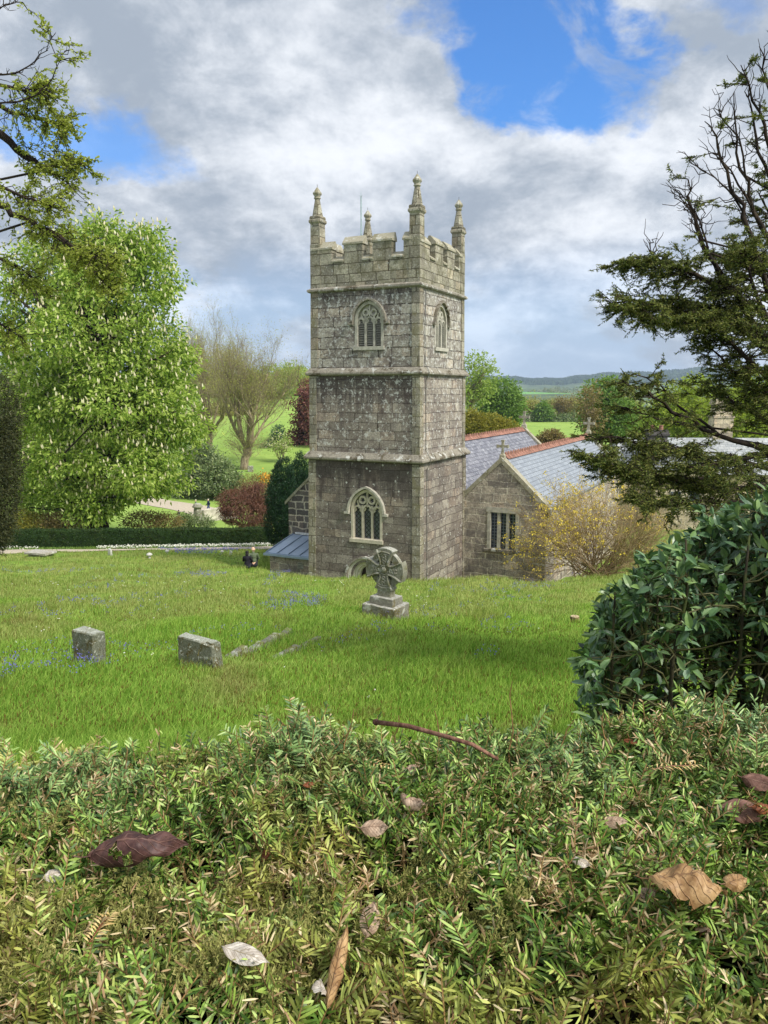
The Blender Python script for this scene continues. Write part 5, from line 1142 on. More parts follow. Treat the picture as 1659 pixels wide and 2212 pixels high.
beech = [([(-120, 210, 14), (0, 288, 14), (50, 335, 14), (95, 368, 14), (150, 340, 13.8), (185, 358, 13.6)], .085, .012, .25, 20),
         ([(95, 368, 14), (130, 385, 13.8), (165, 410, 13.5)], .02, .005, .1, 14),
         ([(-120, 140, 14), (0, 235, 14), (60, 250, 14), (120, 265, 14), (150, 275, 14)], .05, .008, .3, 20),
         ([(-120, 120, 13.5), (0, 190, 13.5), (60, 195, 13.5), (100, 200, 13.5)], .04, .008, .4, 22),
         ([(-120, 420, 14), (0, 440, 14), (60, 480, 14), (130, 510, 13.8), (190, 570, 13.6), (250, 635, 13.4)], .075, .010, .25, 22),
         ([(-100, 330, 13), (0, 400, 13), (60, 430, 13), (120, 450, 13)], .04, .007, .3, 20),
         ([(60, 480, 14), (130, 520, 13.6), (190, 545, 13.4), (240, 570, 13.2)], .02, .005, .2, 18),
         ([(-120, 520, 14), (0, 560, 14), (60, 590, 14), (110, 640, 14)], .04, .007, .3, 14),
         ([(-120, 640, 14), (-20, 690, 14), (50, 730, 14)], .04, .007, .3, 12),
         ([(-80, 150, 12.5), (0, 165, 12.5), (40, 155, 12.5), (80, 130, 12.5), (120, 72, 12.5)], .018, .004, .92, 2),
         ([(-40, 230, 12.5), (60, 215, 12.5), (105, 185, 12.5), (140, 110, 12.5)], .016, .004, .8, 3),
         ([(-60, 60, 12.5), (0, 18, 12.5), (35, 3, 12.5)], .014, .004, .95, 2)]
G_BEECH = leaf_mat('young_beech_leaf', [lin(112, 126, 46), lin(176, 186, 90), lin(140, 152, 60), lin(200, 206, 124)], 0.6, 0.15, 0.58)
traced_tree('beech', 'beech in pale young leaf reaching in from the upper left corner', 'tree', ((-9.6, 14.5, gz(-9.6, 14.5)), (-9.2, 14.5, 9.0), 0.5, 0.14), beech, BARK_D, G_BEECH, 0.060, 0.038, 6, 5, 52, 0.58, 0.18, along=1.3)
# ------------------------------------------------------------------ laurel on the right, in front of the lawn
def broad_leaf_mesh(mb, pos, d, nrm, L, Wd, fold=0.18, curl=0.12):
    """pointed leaf folded along its midrib: 8 vertices, 6 faces"""
    n = len(pos); L = np.broadcast_to(L, (n,))[:, None]; Wd = np.broadcast_to(Wd, (n,))[:, None]; d = unit(d); s = unit(np.cross(d, nrm)); u = np.cross(s, d)
    m0 = pos; m1 = pos + d*L*0.33; m2 = pos + d*L*0.68 - u*L*curl*0.35; m3 = pos + d*L - u*L*curl
    l1 = m1 + s*Wd*0.46 + u*Wd*fold; r1 = m1 - s*Wd*0.46 + u*Wd*fold; l2 = m2 + s*Wd*0.40 + u*Wd*fold; r2 = m2 - s*Wd*0.40 + u*Wd*fold
    V = np.stack([m0, m1, m2, m3, l1, l2, r1, r2], 1).reshape(-1, 3); k = np.arange(n)[:, None]*8
    T = np.concatenate([k + np.array(t) for t in ((0, 1, 4), (2, 3, 5), (1, 0, 6), (3, 2, 7))]); Q = np.concatenate([k + np.array(t) for t in ((1, 2, 5, 4), (2, 1, 6, 7))])
    mb.add(V, [T, Q])
def laurel():
    r = np.random.default_rng(61); Yc = 4.7; b = np.array([2.3, Yc, gz(2.3, Yc)]); root = thing('laurel', 'glossy dark green laurel with bare lower stems at the right edge, behind the yew hedge', 'shrub', tuple(b))
    xs = np.array([1236, 1262, 1300, 1360, 1430, 1500, 1580, 1660, 1760, 1900]) + 46; ytop = np.array([1430, 1335, 1275, 1220, 1165, 1122, 1088, 1066, 1050, 1050])
    st, tw, lb = MB(), MB(), MB(); LP, LD = [], []
    def topz(X, Y): 
        px = 829.5 + FPX*X/Y*0.985; return at(px, np.interp(px, xs, ytop), Y)[2]
    def put(p, d, k):
        for _ in range(k): LP.append(p + d*r.uniform(-0.03, 0.01) + r.normal(size=3)*0.008); LD.append(unit(d*0.6 + r.normal(size=3)*0.75))
    for i in range(100):
        X = r.uniform(1.2, 4.2); Y = r.uniform(4.15, 5.6); z0 = gz(X, Y); X = X if X > 0.296*Y else 0.296*Y + abs(r.normal())*0.10; zt = topz(X, Y) - r.uniform(-0.06, 0.24)
        p0 = np.array([X + r.normal()*0.08, Y + r.normal()*0.08, z0 - 0.1]); p1 = np.array([X, Y, zt]); W_ = wander(p0, p1, 7, 0.018, r); H_ = zt - z0
        st.tube(W_ - b, np.linspace(r.uniform(0.014, 0.026), 0.006, 7), 6)
        for _ in range(24):
            f = r.uniform(0.12, 1.0)**0.8; q0 = np.array([np.interp(f, np.linspace(0, 1, 7), W_[:, c]) for c in range(3)]); d = unit(np.array([r.normal(), r.normal()*0.9, 0.25 + 0.3*r.normal() + 0.6*(f > 0.85)])); l = r.uniform(0.18, 0.46)*(1.0 if f < 0.9 else 0.7)
            e = q0 + d*l
            if e[0] < 0.27*e[1] or e[2] > topz(max(e[0], 0.275*e[1]), e[1]) + 0.03 + 0.09*r.normal(): e = q0 + d*l*0.35
            w2 = wander(q0, e, 4, 0.05, r, -0.02); tw.tube(w2 - b, np.linspace(0.006, 0.0025, 4), 4, cap=False)
            if r.random() < (0.07 + 0.60*sstep(0.48, 0.85, f)): put(w2[-1], d, r.integers(4, 8)); put(w2[-2], d, 2) if r.random() < 0.5 else None
            if f > 0.74 or (f > 0.5 and r.random() < 0.25):
                for _k in range(2):
                    e2 = w2[2] + unit(d + r.normal(size=3)*0.9)*l*0.5
                    if e2[2] < topz(max(e2[0], 0.275*e2[1]), e2[1]) + 0.04 and e2[0] > 0.275*e2[1]: tw.tube(np.array([w2[2], e2]) - b, [0.004, 0.002], 3, cap=False); put(e2, unit(e2 - w2[2]), r.integers(4, 7))
    P = np.array(LP) - b; D = np.array(LD); n = len(P)
    broad_leaf_mesh(lb, P, D, r.normal(size=(n, 3))*0.55 + np.array([0.0, -0.15, 1.0]), r.uniform(0.066, 0.112, n), r.uniform(0.031, 0.045, n))
    st.build('stem', bark_mat('laurel_bark', lin(62, 58, 40), lin(36, 32, 24), 14, lin(66, 76, 34)), root, smooth=True); tw.build('twig', plain('laurel_twig', lin(74, 72, 40), 0.7), root)
    lb.build('foliage', leaf_mat('laurel_leaf', [lin(30, 52, 28), lin(78, 114, 66), lin(124, 150, 86), lin(52, 84, 52), lin(104, 134, 96)], 0.38, 0.55, 0.12), root)
    print('laurel leaves', n)
laurel()

# ------------------------------------------------------------------ grass and flowers of the churchyard
def in_church(X, Y, m=0.0):
    lx = (X - TC[0])*TX[0] + (Y - TC[1])*TX[1]; ly = (X - TC[0])*TY[0] + (Y - TC[1])*TY[1]
    return ((np.abs(lx) < 3.2+m) & (ly > -3.2-m) & (ly < 30)) | ((lx > -8.2-m) & (lx < 8+m) & (ly > 0-m) & (ly < 30))
def on_path(X, Y):
    t = (X - HA[0])*hd[0] + (Y - HA[1])*hd[1]; d = (X - HA[0])*hn[0] + (Y - HA[1])*hn[1]
    w = np.interp(t, [0, 18, 26, 37.6, 46], [6.6, 5.4, 3.0, 2.6, 2.6])/2; c = np.interp(t, [0, 18, 26, 37.6, 46], [5.0, 4.4, 3.6, 3.2, 3.0])
    return np.abs(d - c) < w - 0.1
def fbm(X, Y, s, seed=0):
    r = np.random.default_rng(seed); v = 0; a = 1.0
    for k in range(5):
        th = r.uniform(0, 6.28, 3); ph = r.uniform(0, 6.28, 3)
        for j in range(3): v = v + a*np.sin((X*math.cos(th[j]) + Y*math.sin(th[j]))*s*(1.9**k)*(0.8+0.2*j) + ph[j] + 1.5*np.sin(Y*s*0.7 + ph[j]))
        a *= 0.6
    return v/4.0
def grass():
    r = np.random.default_rng(71); N = 580000
    u = r.random(N); Y = (4.6**-0.45 + u*(58.0**-0.45 - 4.6**-0.45))**(-1/0.45); a = r.uniform(-0.60, 0.62, N); X = a*(Y + 1.0)
    d_h = (X - HA[0])*hn[0] + (Y - HA[1])*hn[1]
    keep = ~in_church(X, Y) & ~on_path(X, Y) & (d_h > 1.5) & ((d_h > 2.2) | (r.random(N) < 0.3))
    X, Y = X[keep], Y[keep]; n = len(X); Z = ground(X, Y)
    tall = np.clip(1 + 0.45*fbm(X, Y, 0.9, 4) + 0.35*fbm(X, Y, 3.5, 6), 0.35, 2.2)
    h = r.uniform(0.07, 0.21, n)*tall*np.where(Y > 30, 1.15, 1.0); w = 0.0032 + 0.00075*Y**0.9
    az = r.uniform(0, 2*math.pi, n); lean = r.uniform(0.1, 0.75, n); wind = 0.25
    dx = np.cos(az)*lean + wind*0.4; dy = np.sin(az)*lean
    fz = r.uniform(0, math.pi, n); sx, sy = np.cos(fz), np.sin(fz)*0.5
    b = np.stack([X, Y, Z - 0.01], 1); s = np.stack([sx, sy, np.zeros(n)], 1)*w[:, None]*0.5
    m = b + np.stack([dx*h*0.30, dy*h*0.30, h*0.6], 1); t = b + np.stack([dx*h, dy*h, h*(1 - 0.25*lean)], 1)
    V = np.stack([b - s, b + s, m + s*0.8, t, m - s*0.8], 1).reshape(-1, 3); k = np.arange(n)[:, None]*5
    mb = MB(); mb.add(V, [k + np.array([0, 1, 2, 4]), k + np.array([4, 2, 3])])
    mt, nt, out = material('grass_blade'); geo = node(nt, 'ShaderNodeNewGeometry'); rr = geo.outputs['Random Per Island']; pos = geo.outputs['Position']
    yy = node(nt, 'ShaderNodeSeparateXYZ', {0: pos}).outputs[1]
    c1 = MX(nt, rr, lin(82, 128, 34), lin(176, 204, 96)); c2 = MX(nt, rr, lin(104, 128, 46), lin(190, 198, 124)); c3 = MX(nt, rr, lin(128, 118, 70), lin(156, 144, 98))
    col = MX(nt, SS(nt, MA(nt, 'ADD', NZ(nt, pos, 0.32, 5, 0.6), SS(nt, yy, 9, 22, -0.14, 0.07)), 0.42, 0.58), c1, c2)
    col = MX(nt, MA(nt, 'MULTIPLY', SS(nt, NZ(nt, pos, 0.6, 6, 0.7), 0.54, 0.64), 0.5), col, c3)
    col = MX(nt, MA(nt, 'MULTIPLY', SS(nt, rr, 0.95, 0.96), 0.8), col, lin(120, 84, 48))
    p = node(nt, 'ShaderNodeBsdfPrincipled', {'Base Color': col, 'Roughness': 0.65, 'Specular IOR Level': 0.12}); tr = node(nt, 'ShaderNodeBsdfTranslucent', {0: MX(nt, 1.0, col, (1.05, 1.05, 0.75, 1), 'MULTIPLY')})
    nt.links.new(node(nt, 'ShaderNodeMixShader', {0: 0.4, 1: p.outputs[0], 2: tr.outputs[0]}).outputs[0], out.inputs[0])
    tag(mb.build('grass', mt), kind='stuff')
    # purple-brown seed heads standing over the near grass
    n = 9000; u = r.random(n); Y = 7 + 14*u**1.4; X = r.uniform(-0.56, 0.5, n)*Y; Z = ground(X, Y); h = r.uniform(0.16, 0.30, n); sh = MB(); p0 = np.stack([X, Y, Z + h], 1)
    leaves(sh, p0, np.stack([r.normal(size=n)*0.18 + 0.1, r.normal(size=n)*0.18, np.ones(n)], 1), np.stack([r.normal(size=n), -np.ones(n)*1.5, r.normal(size=n)*0.1], 1), 0.05, 0.010)
    tag(sh.build('grass_seed_heads', leaf_mat('seed_head', [lin(96, 82, 42), lin(112, 100, 48), lin(84, 96, 36)], 0.8, 0.1, 0.3)), kind='stuff')
grass()
def flowers(name, mat, n, spots, size, hgt, per, spread, seed):
    r = np.random.default_rng(seed); P = []
    for x, y, rx, ry, m in spots:
        c = on_ground(x, y); e = on_ground(x + rx, y); f = on_ground(x, y - ry); sx = abs(e[0]-c[0]); sy = abs(f[1]-c[1])
        th = r.uniform(0, 6.28, m); q_ = r.random(m)**0.5; X = c[0] + sx*q_*np.cos(th); Y = c[1] + sy*q_*np.sin(th); P.append(np.stack([X, Y], 1))
    P = np.concatenate(P); X, Y = P[:, 0], P[:, 1]; k = ~in_church(X, Y) & ~on_path(X, Y); X, Y = X[k], Y[k]; i = np.repeat(np.arange(len(X)), per)
    Z = ground(X, Y) + hgt*r.uniform(0.75, 1.2, len(X)); m = len(i); mb = MB(); pp = np.stack([X[i] + r.normal(size=m)*spread, Y[i] + r.normal(size=m)*spread, Z[i] - r.random(m)*hgt*0.4*(per > 2)], 1)
    s = size*(0.7 + 0.02*Y[i]); leaves(mb, pp, r.normal(size=(m, 3)) + np.array([0, 0, -0.2]), r.normal(size=(m, 3)) + np.array([0, -0.6, 0.5]), s, s*0.75)
    tag(mb.build(name, mat), kind='stuff')
BLUE = leaf_mat('bluebell', [lin(98, 102, 186), lin(124, 124, 200), lin(108, 98, 178)], 0.6, 0.2, 0.3, tcol=(1, 1, 1.1, 1))
flowers('bluebells', BLUE, 0, [(640, 1315, 70, 18, 90), (590, 1300, 45, 10, 30), (20, 1475, 25, 20, 26), (150, 1462, 60, 16, 26), (60, 1440, 70, 25, 16), (200, 1420, 90, 30, 20), (330, 1425, 60, 25, 14), (100, 1330, 110, 30, 40), (300, 1310, 130, 30, 50), (430, 1248, 60, 6, 70), (440, 1194, 60, 6, 260), (390, 1190, 40, 4, 200), (600, 1245, 70, 6, 36), (520, 1190, 60, 5, 60), (270, 1255, 90, 8, 30), (1120, 1275, 90, 12, 40), (1040, 1290, 90, 20, 40), (1090, 1370, 60, 20, 14), (900, 1350, 90, 24, 24), (760, 1390, 90, 24, 14), (1230, 1250, 80, 6, 60), (500, 1395, 100, 30, 16), (1055, 1448, 20, 12, 5), (120, 1240, 110, 6, 40)], 0.026, 0.28, 6, 0.04, 81)
WHT = leaf_mat('white_petal', [lin(240, 240, 232), lin(232, 228, 214)], 0.6, 0.2, 0.2, tcol=(1, 1, 1, 1))
flowers('daisies', WHT, 0, [(720, 1262, 50, 8, 14), (905, 1310, 40, 14, 16), (420, 1275, 200, 25, 34), (220, 1260, 200, 14, 30), (80, 1380, 100, 40, 8), (1000, 1300, 120, 30, 12), (600, 1260, 150, 10, 14), (640, 1440, 400, 60, 8)], 0.028, 0.16, 2, 0.015, 82)
def white_bed():
    r = np.random.default_rng(83); n = 2600; t = np.concatenate([r.uniform(0, 20, n//3), r.uniform(24, 38, n - n//3)]); d = r.normal(1.45, 0.22, n); X = HA[0] + hd[0]*t + hn[0]*d; Y = HA[1] + hd[1]*t + hn[1]*d
    mb = MB(); leaves(mb, np.stack([X, Y, ground(X, Y) + r.uniform(0.08, 0.28, n)], 1), r.normal(size=(n, 3)), r.normal(size=(n, 3)) + np.array([0, -0.5, 0.7]), 0.09, 0.08); tag(mb.build('white_bedding_flowers', WHT), kind='stuff')
    mb = MB(); n = 5000; t = r.uniform(0, 38, n); d = r.normal(1.3, 0.3, n); X = HA[0] + hd[0]*t + hn[0]*d; Y = HA[1] + hd[1]*t + hn[1]*d
    leaves(mb, np.stack([X, Y, ground(X, Y)], 1), r.normal(size=(n, 3))*0.5 + np.array([0, 0, 1]), r.normal(size=(n, 3)), 0.24, 0.06); tag(mb.build('bedding_foliage', G_MID), kind='stuff')
white_bed()

# ------------------------------------------------------------------ clipped yew hedge right under the camera
def hz_(X, Y):
    """clipped top of the near hedge: level, dipping a little to the left, with hollows"""
    X = np.asarray(X, float); Y = np.asarray(Y, float)
    return -0.838 + 0.055*X + 0.014*np.sin(X*7 + Y*5) + 0.014*np.sin(X*13 - Y*9 + 1) + 0.012*np.sin(X*23 + Y*17 + 2) + 0.010*np.sin(31*X - 27*Y) - 0.25*sstep(1.74, 1.98, Y + 0.03*np.sin(X*6) + 0.02*np.sin(X*15+1))
HX0, HX1, HY0, HY1 = -3.0, 3.4, 0.15, 1.9
def near_hedge():
    r = np.random.default_rng(91); root = thing('yew_hedge', 'broad flat-topped clipped yew hedge with browned clippings across the foreground', 'hedge', (0.2, 1.0, gz(0.2, 1.0)))
    b = np.array(root.location)
    xs = np.arange(HX0, HX1+0.01, 0.04); ys = np.arange(HY0, HY1+0.01, 0.04); X, Y = np.meshgrid(xs, ys, indexing='ij'); Z = hz_(X, Y) - 0.15 + r.normal(size=X.shape)*0.012
    nx, ny = X.shape; V = np.stack([X, Y, Z], -1).reshape(-1, 3) - b; i, j = np.meshgrid(np.arange(nx-1), np.arange(ny-1), indexing='ij'); q_ = (i*ny + j).ravel(); mb = MB(); mb.add(V, [np.stack([q_, q_+ny, q_+ny+1, q_+1], 1)])
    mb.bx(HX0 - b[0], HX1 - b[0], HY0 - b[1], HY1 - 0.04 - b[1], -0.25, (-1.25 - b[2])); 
    mb.build('core', plain('hedge_gap_shade', lin(30, 28, 18), 0.95, 0.1, var=0.5, scale=40), root, smooth=True)  # near-black core: shade between the shoots put into the colour
    def sprays(N, region, Lr, nn_, needle, nw, elev, lift=-0.07, tilt=None, jit=0.20):
        """shoots with two ranks of needles; returns needle arrays and stems"""
        X = r.uniform(*region[0], int(N*1.45)); Y = r.uniform(*region[1], len(X)); k_ = (fbm(X, Y, 26, 3) + 0.6*fbm(X, Y, 55, 8) > -0.42) | (r.random(len(X)) < 0.12); X, Y = X[k_][:N], Y[k_][:N]; N = len(X); P = np.stack([X, Y, hz_(X, Y) + lift + r.normal(size=N)*0.015], 1)
        az = r.uniform(0, 2*math.pi, N); el = np.radians(r.uniform(*elev, N)); d = np.stack([np.cos(az)*np.cos(el), np.sin(az)*np.cos(el), np.sin(el)], 1)
        L = r.uniform(*Lr, N); s = unit(np.cross(d, np.array([0, 0, 1.0])) + r.normal(size=(N, 3))*0.35); u = np.cross(s, d)
        i = np.repeat(np.arange(N), nn_); k = np.tile(np.arange(nn_), N); f = (k + r.uniform(-0.3, 0.3, len(k)))/nn_*0.85 + 0.15; sg = np.where(k % 2 == 0, 1.0, -1.0)
        cur = (f**2)[:, None]*np.array([0, 0, 1.0])*L[i][:, None]*0.15
        base = P[i] + d[i]*(L[i]*f)[:, None] + cur
        nd = unit(d[i]*r.uniform(0.45, 0.9, len(k))[:, None] + s[i]*sg[:, None] + u[i]*r.uniform(-0.05, 0.45, len(k))[:, None] + r.normal(size=(len(k), 3))*jit)
        nl = needle*r.uniform(0.65, 1.2, len(k))*(1 - 0.35*sstep(0.8, 1.0, f)); nr = u[i] + r.normal(size=(len(k), 3))*0.35
        stems = np.stack([P, P + d*(L*0.5)[:, None] + np.array([0, 0, 1.0])*(L*0.04)[:, None], P + d*L[:, None] + np.array([0, 0, 1.0])*(L*0.15)[:, None]], 1)
        return base, nd, nr, nl, nw*r.uniform(0.8, 1.2, len(k)), stems
    def needles(mb, base, d, nrm, L, Wd):
        n = len(base); d = unit(d); s = unit(np.cross(d, nrm)); u = np.cross(s, d); L = L[:, None]; Wd = Wd[:, None]
        V = np.stack([base - s*Wd*0.22, base + s*Wd*0.22, base + d*L*0.35 + s*Wd*0.5 + u*L*0.03, base + d*L*0.35 - s*Wd*0.5 + u*L*0.03, base + d*L*0.78 + s*Wd*0.42, base + d*L*0.78 - s*Wd*0.42, base + d*L - u*L*0.06], 1).reshape(-1, 3) - b
        k = np.arange(n)[:, None]*7; mb.add(V, [k + np.array([0, 1, 2, 3]), k + np.array([3, 2, 4, 5]), k + np.array([5, 4, 6])])
    g, st = MB(), []
    vis = ((-2.0, 2.2), (0.5, 1.84))
    for N, reg, Lr, nn_, ne, el in ((6600, vis, (0.04, 0.08), 20, 0.0205, (15, 88)), (3700, vis, (0.06, 0.12), 26, 0.025, (10, 75)), (2200, ((-0.35, 2.2), (0.6, 1.8)), (0.09, 0.14), 32, 0.027, (0, 45)), (800, ((-2.0, -0.3), (0.6, 1.8)), (0.08, 0.12), 30, 0.026, (0, 50)), (3300, ((-2.0, 2.2), (1.42, 1.9)), (0.065, 0.12), 32, 0.027, (0, 62)), (1700, ((HX0, HX1), (HY0, HY1)), (0.06, 0.12), 20, 0.024, (10, 80))):
        a = sprays(N, reg, Lr, nn_, ne, 0.0040, el); needles(g, *a[:5]); st.append(a[5])
    m, nt, out = material('yew_needle'); geo = node(nt, 'ShaderNodeNewGeometry'); rr = geo.outputs['Random Per Island']; pos = geo.outputs['Position']
    yy = node(nt, 'ShaderNodeSeparateXYZ', {0: pos}).outputs[1]
    cr = node(nt, 'ShaderNodeValToRGB', {0: rr}); e = cr.color_ramp.elements; e[0].color = lin(34, 58, 20); e[1].position = 1.0; e[1].color = lin(190, 204, 126)
    x = e.new(0.4); x.color = lin(84, 116, 40); x = e.new(0.75); x.color = lin(134, 162, 70)
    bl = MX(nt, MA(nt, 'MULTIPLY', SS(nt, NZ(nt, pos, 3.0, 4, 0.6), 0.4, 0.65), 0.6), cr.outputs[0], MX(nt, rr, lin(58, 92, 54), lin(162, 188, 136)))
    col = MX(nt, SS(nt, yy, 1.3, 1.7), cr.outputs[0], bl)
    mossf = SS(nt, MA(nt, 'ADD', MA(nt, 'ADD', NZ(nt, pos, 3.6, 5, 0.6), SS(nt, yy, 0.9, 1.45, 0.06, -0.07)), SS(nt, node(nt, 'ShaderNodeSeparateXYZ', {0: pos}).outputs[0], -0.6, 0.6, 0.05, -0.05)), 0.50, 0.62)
    col = MX(nt, MA(nt, 'MULTIPLY', mossf, 0.75), col, MX(nt, rr, lin(116, 118, 46), lin(190, 184, 100)))
    col = MX(nt, MA(nt, 'MULTIPLY', SS(nt, rr, 0.92, 0.925), 0.95), col, MX(nt, SS(nt, NZ(nt, pos, 60, 2), 0.3, 0.7), lin(140, 112, 78), lin(206, 188, 146)))
    p = node(nt, 'ShaderNodeBsdfPrincipled', {'Base Color': col, 'Roughness': 0.45, 'Specular IOR Level': 0.32}); tr = node(nt, 'ShaderNodeBsdfTranslucent', {0: MX(nt, 1.0, col, (1.1, 1.1, 0.75, 1), 'MULTIPLY')})
    nt.links.new(node(nt, 'ShaderNodeMixShader', {0: 0.07, 1: p.outputs[0], 2: tr.outputs[0]}).outputs[0], out.inputs[0])
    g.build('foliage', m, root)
    dd = MB(); a = sprays(1300, vis, (0.03, 0.09), 14, 0.022, 0.0028, (-5, 60), -0.035, jit=0.5); needles(dd, *a[:5]); st.append(a[5])
    n = 5600; X = r.uniform(*vis[0], n); Y = r.uniform(*vis[1], n); needles(dd, np.stack([X, Y, hz_(X, Y) + r.uniform(-0.05, 0.03, n)], 1), r.normal(size=(n, 3))*np.array([1, 1, 0.5]), r.normal(size=(n, 3)) + np.array([0, 0, 1]), r.uniform(0.012, 0.028, n), np.full(n, 0.0028))
    dd.build('dead_needles', leaf_mat('dead_needle', [lin(122, 94, 66), lin(180, 152, 112), lin(216, 200, 160), lin(146, 112, 80)], 0.7, 0.2, 0.2, tcol=(1.1, 1, 0.8, 1)), root)
    tb = MB(); S_ = np.concatenate(st) - b
    for s in S_: tb.tube(s, [0.0016, 0.0013, 0.0009], 3, cap=False)
    n = 600
    for _ in range(n):
        X, Y = r.uniform(*vis[0]), r.uniform(*vis[1]); p0 = np.array([X, Y, float(hz_(X, Y)) - 0.06]); d = unit(r.normal(size=3)*np.array([0.6, 0.6, 0.3]) + np.array([0, 0, 0.7])); tb.tube(wander(p0, p0 + d*r.uniform(0.05, 0.10), 4, 0.05, r) - b, np.linspace(0.0035, 0.002, 4)*r.uniform(0.6, 1.3), 5)
    for px_, py_, dx_, dy_, dz_ in ((735, 1525, .03, .02, .09), (520, 1560, -.01, .01, .06), (860, 1520, .0, .01, .08), (1105, 1505, .005, .02, .16), (1190, 1490, .06, .02, .07), (1330, 1480, -.02, .02, .09), (600, 1555, .0, .0, .05), (20, 1590, .0, .0, .05), (1420, 1460, .01, .0, .08), (960, 1500, -.02, .01, .07), (260, 1570, .01, .0, .06), (1560, 1480, .02, .02, .08)):
        q0 = at(px_, py_, 1.66); q0[2] = float(hz_(q0[0], 1.62)) - 0.03; tb.tube(wander(q0, q0 + np.array([dx_, dy_, dz_ + 0.05]), 6, 0.03, r) - b, [0.0026, 0.0022, 0.002, 0.0017, 0.0013, 0.0009], 5)
    tb.build('shoot', bark_mat('yew_shoot', lin(150, 118, 76), lin(98, 84, 48), 60), root)
    mo = MB(); n = 2600; th = r.random(n); X = np.concatenate([r.normal(c[0], c[2], n//13) for c in MOSS]); Y = np.concatenate([r.normal(c[1], c[2]*0.7, n//13) for c in MOSS])
    X, Y = X[:n], Y[:n]; n = len(X)
    i = np.repeat(np.arange(n), 16); f = np.tile(np.arange(16)/16, n); d = unit(r.normal(size=(n, 3))*0.5 + np.array([0, 0, 1.0])); P = np.stack([X, Y, hz_(X, Y) - 0.03], 1); l = r.uniform(0.02, 0.05, n)
    pp = P[i] + d[i]*(l[i]*f)[:, None]; needles(mo, pp, r.normal(size=(len(i), 3)) + d[i]*1.2, r.normal(size=(len(i), 3)), np.full(len(i), 0.008), np.full(len(i), 0.0022))
    tag(mo.build('moss', leaf_mat('yellow_moss', [lin(146, 146, 80), lin(182, 178, 112), lin(124, 130, 68), lin(168, 160, 100)], 0.8, 0.1, 0.3, tcol=(1, 1, 0.95, 1)), root), kind='stuff')
def hpt(x, y, lift=0.0):
    """the point of the hedge top seen at a pixel"""
    r_y = ray(x, y); Y = 0.4
    while Y < 2.2:
        if r_y[2]*Y <= float(hz_(r_y[0]*Y, Y)) + lift: break
        Y += 0.004
    return r_y*Y
MOSS = [tuple(hpt(x, y)[:2]) + (s,) for x, y, s in ((60, 1760, .05), (350, 1660, .04), (420, 1690, .03), (150, 1960, .07), (300, 1950, .06), (560, 1900, .05), (90, 2080, .08), (350, 2110, .09), (520, 2060, .06), (660, 2000, .05), (700, 1740, .03), (1050, 1980, .05), (930, 1880, .05))]
near_hedge()

# ------------------------------------------------------------------ things lying on the hedge
def leaf_stuff(name, c1, c2, vein):
    m, nt, out = material(name); tcn = node(nt, 'ShaderNodeTexCoord'); uv = tcn.outputs['UV']; s = node(nt, 'ShaderNodeSeparateXYZ', {0: uv})
    a = MA(nt, 'ABSOLUTE', MA(nt, 'SUBTRACT', s.outputs[1], 0.5)); ph = MA(nt, 'SUBTRACT', MA(nt, 'MULTIPLY', s.outputs[0], 9.0), MA(nt, 'MULTIPLY', a, 5.0)); w = MA(nt, 'ABSOLUTE', MA(nt, 'SUBTRACT', MA(nt, 'FRACT', ph), 0.5))
    v = MA(nt, 'MAXIMUM', SS(nt, w, 0.0, 0.09, 1.0, 0.0), SS(nt, a, 0.0, 0.03, 1.0, 0.0)); n = NZ(nt, tcn.outputs['Object'], 45, 5, 0.65)
    col = MX(nt, SS(nt, n, 0.35, 0.68), c1, c2); col = MX(nt, MA(nt, 'MULTIPLY', v, 0.7), col, vein); col = MX(nt, MA(nt, 'MULTIPLY', SS(nt, NZ(nt, tcn.outputs['Object'], 130, 4, 0.7), 0.56, 0.66), 0.55), col, lin(70, 52, 40))
    h = MA(nt, 'ADD', MA(nt, 'MULTIPLY', v, 1.0), MA(nt, 'MULTIPLY', n, 0.3)); p = principled(nt, out, col, 0.55, 0.35, bumpn(nt, h, 0.6, 0.003))
    tr = node(nt, 'ShaderNodeBsdfTranslucent', {0: col}); nt.links.new(node(nt, 'ShaderNodeMixShader', {0: 0.2, 1: p.outputs[0], 2: tr.outputs[0]}).outputs[0], out.inputs[0]); return m
LM = {'plum': leaf_stuff('plum_leaf', lin(58, 36, 34), lin(98, 68, 62), lin(124, 92, 80)), 'tan': leaf_stuff('tan_leaf', lin(146, 110, 70), lin(190, 156, 110), lin(104, 72, 48)), 'pale': leaf_stuff('pale_leaf', lin(178, 166, 152), lin(222, 214, 202), lin(182, 164, 126)),
      'rust': leaf_stuff('rust_leaf', lin(120, 66, 38), lin(156, 98, 60), lin(110, 58, 36)), 'pink': leaf_stuff('pinkish_leaf', lin(156, 130, 108), lin(196, 172, 148), lin(124, 98, 80)), 'brown': leaf_stuff('brown_leaf', lin(102, 70, 58), lin(140, 104, 90), lin(166, 132, 116))}
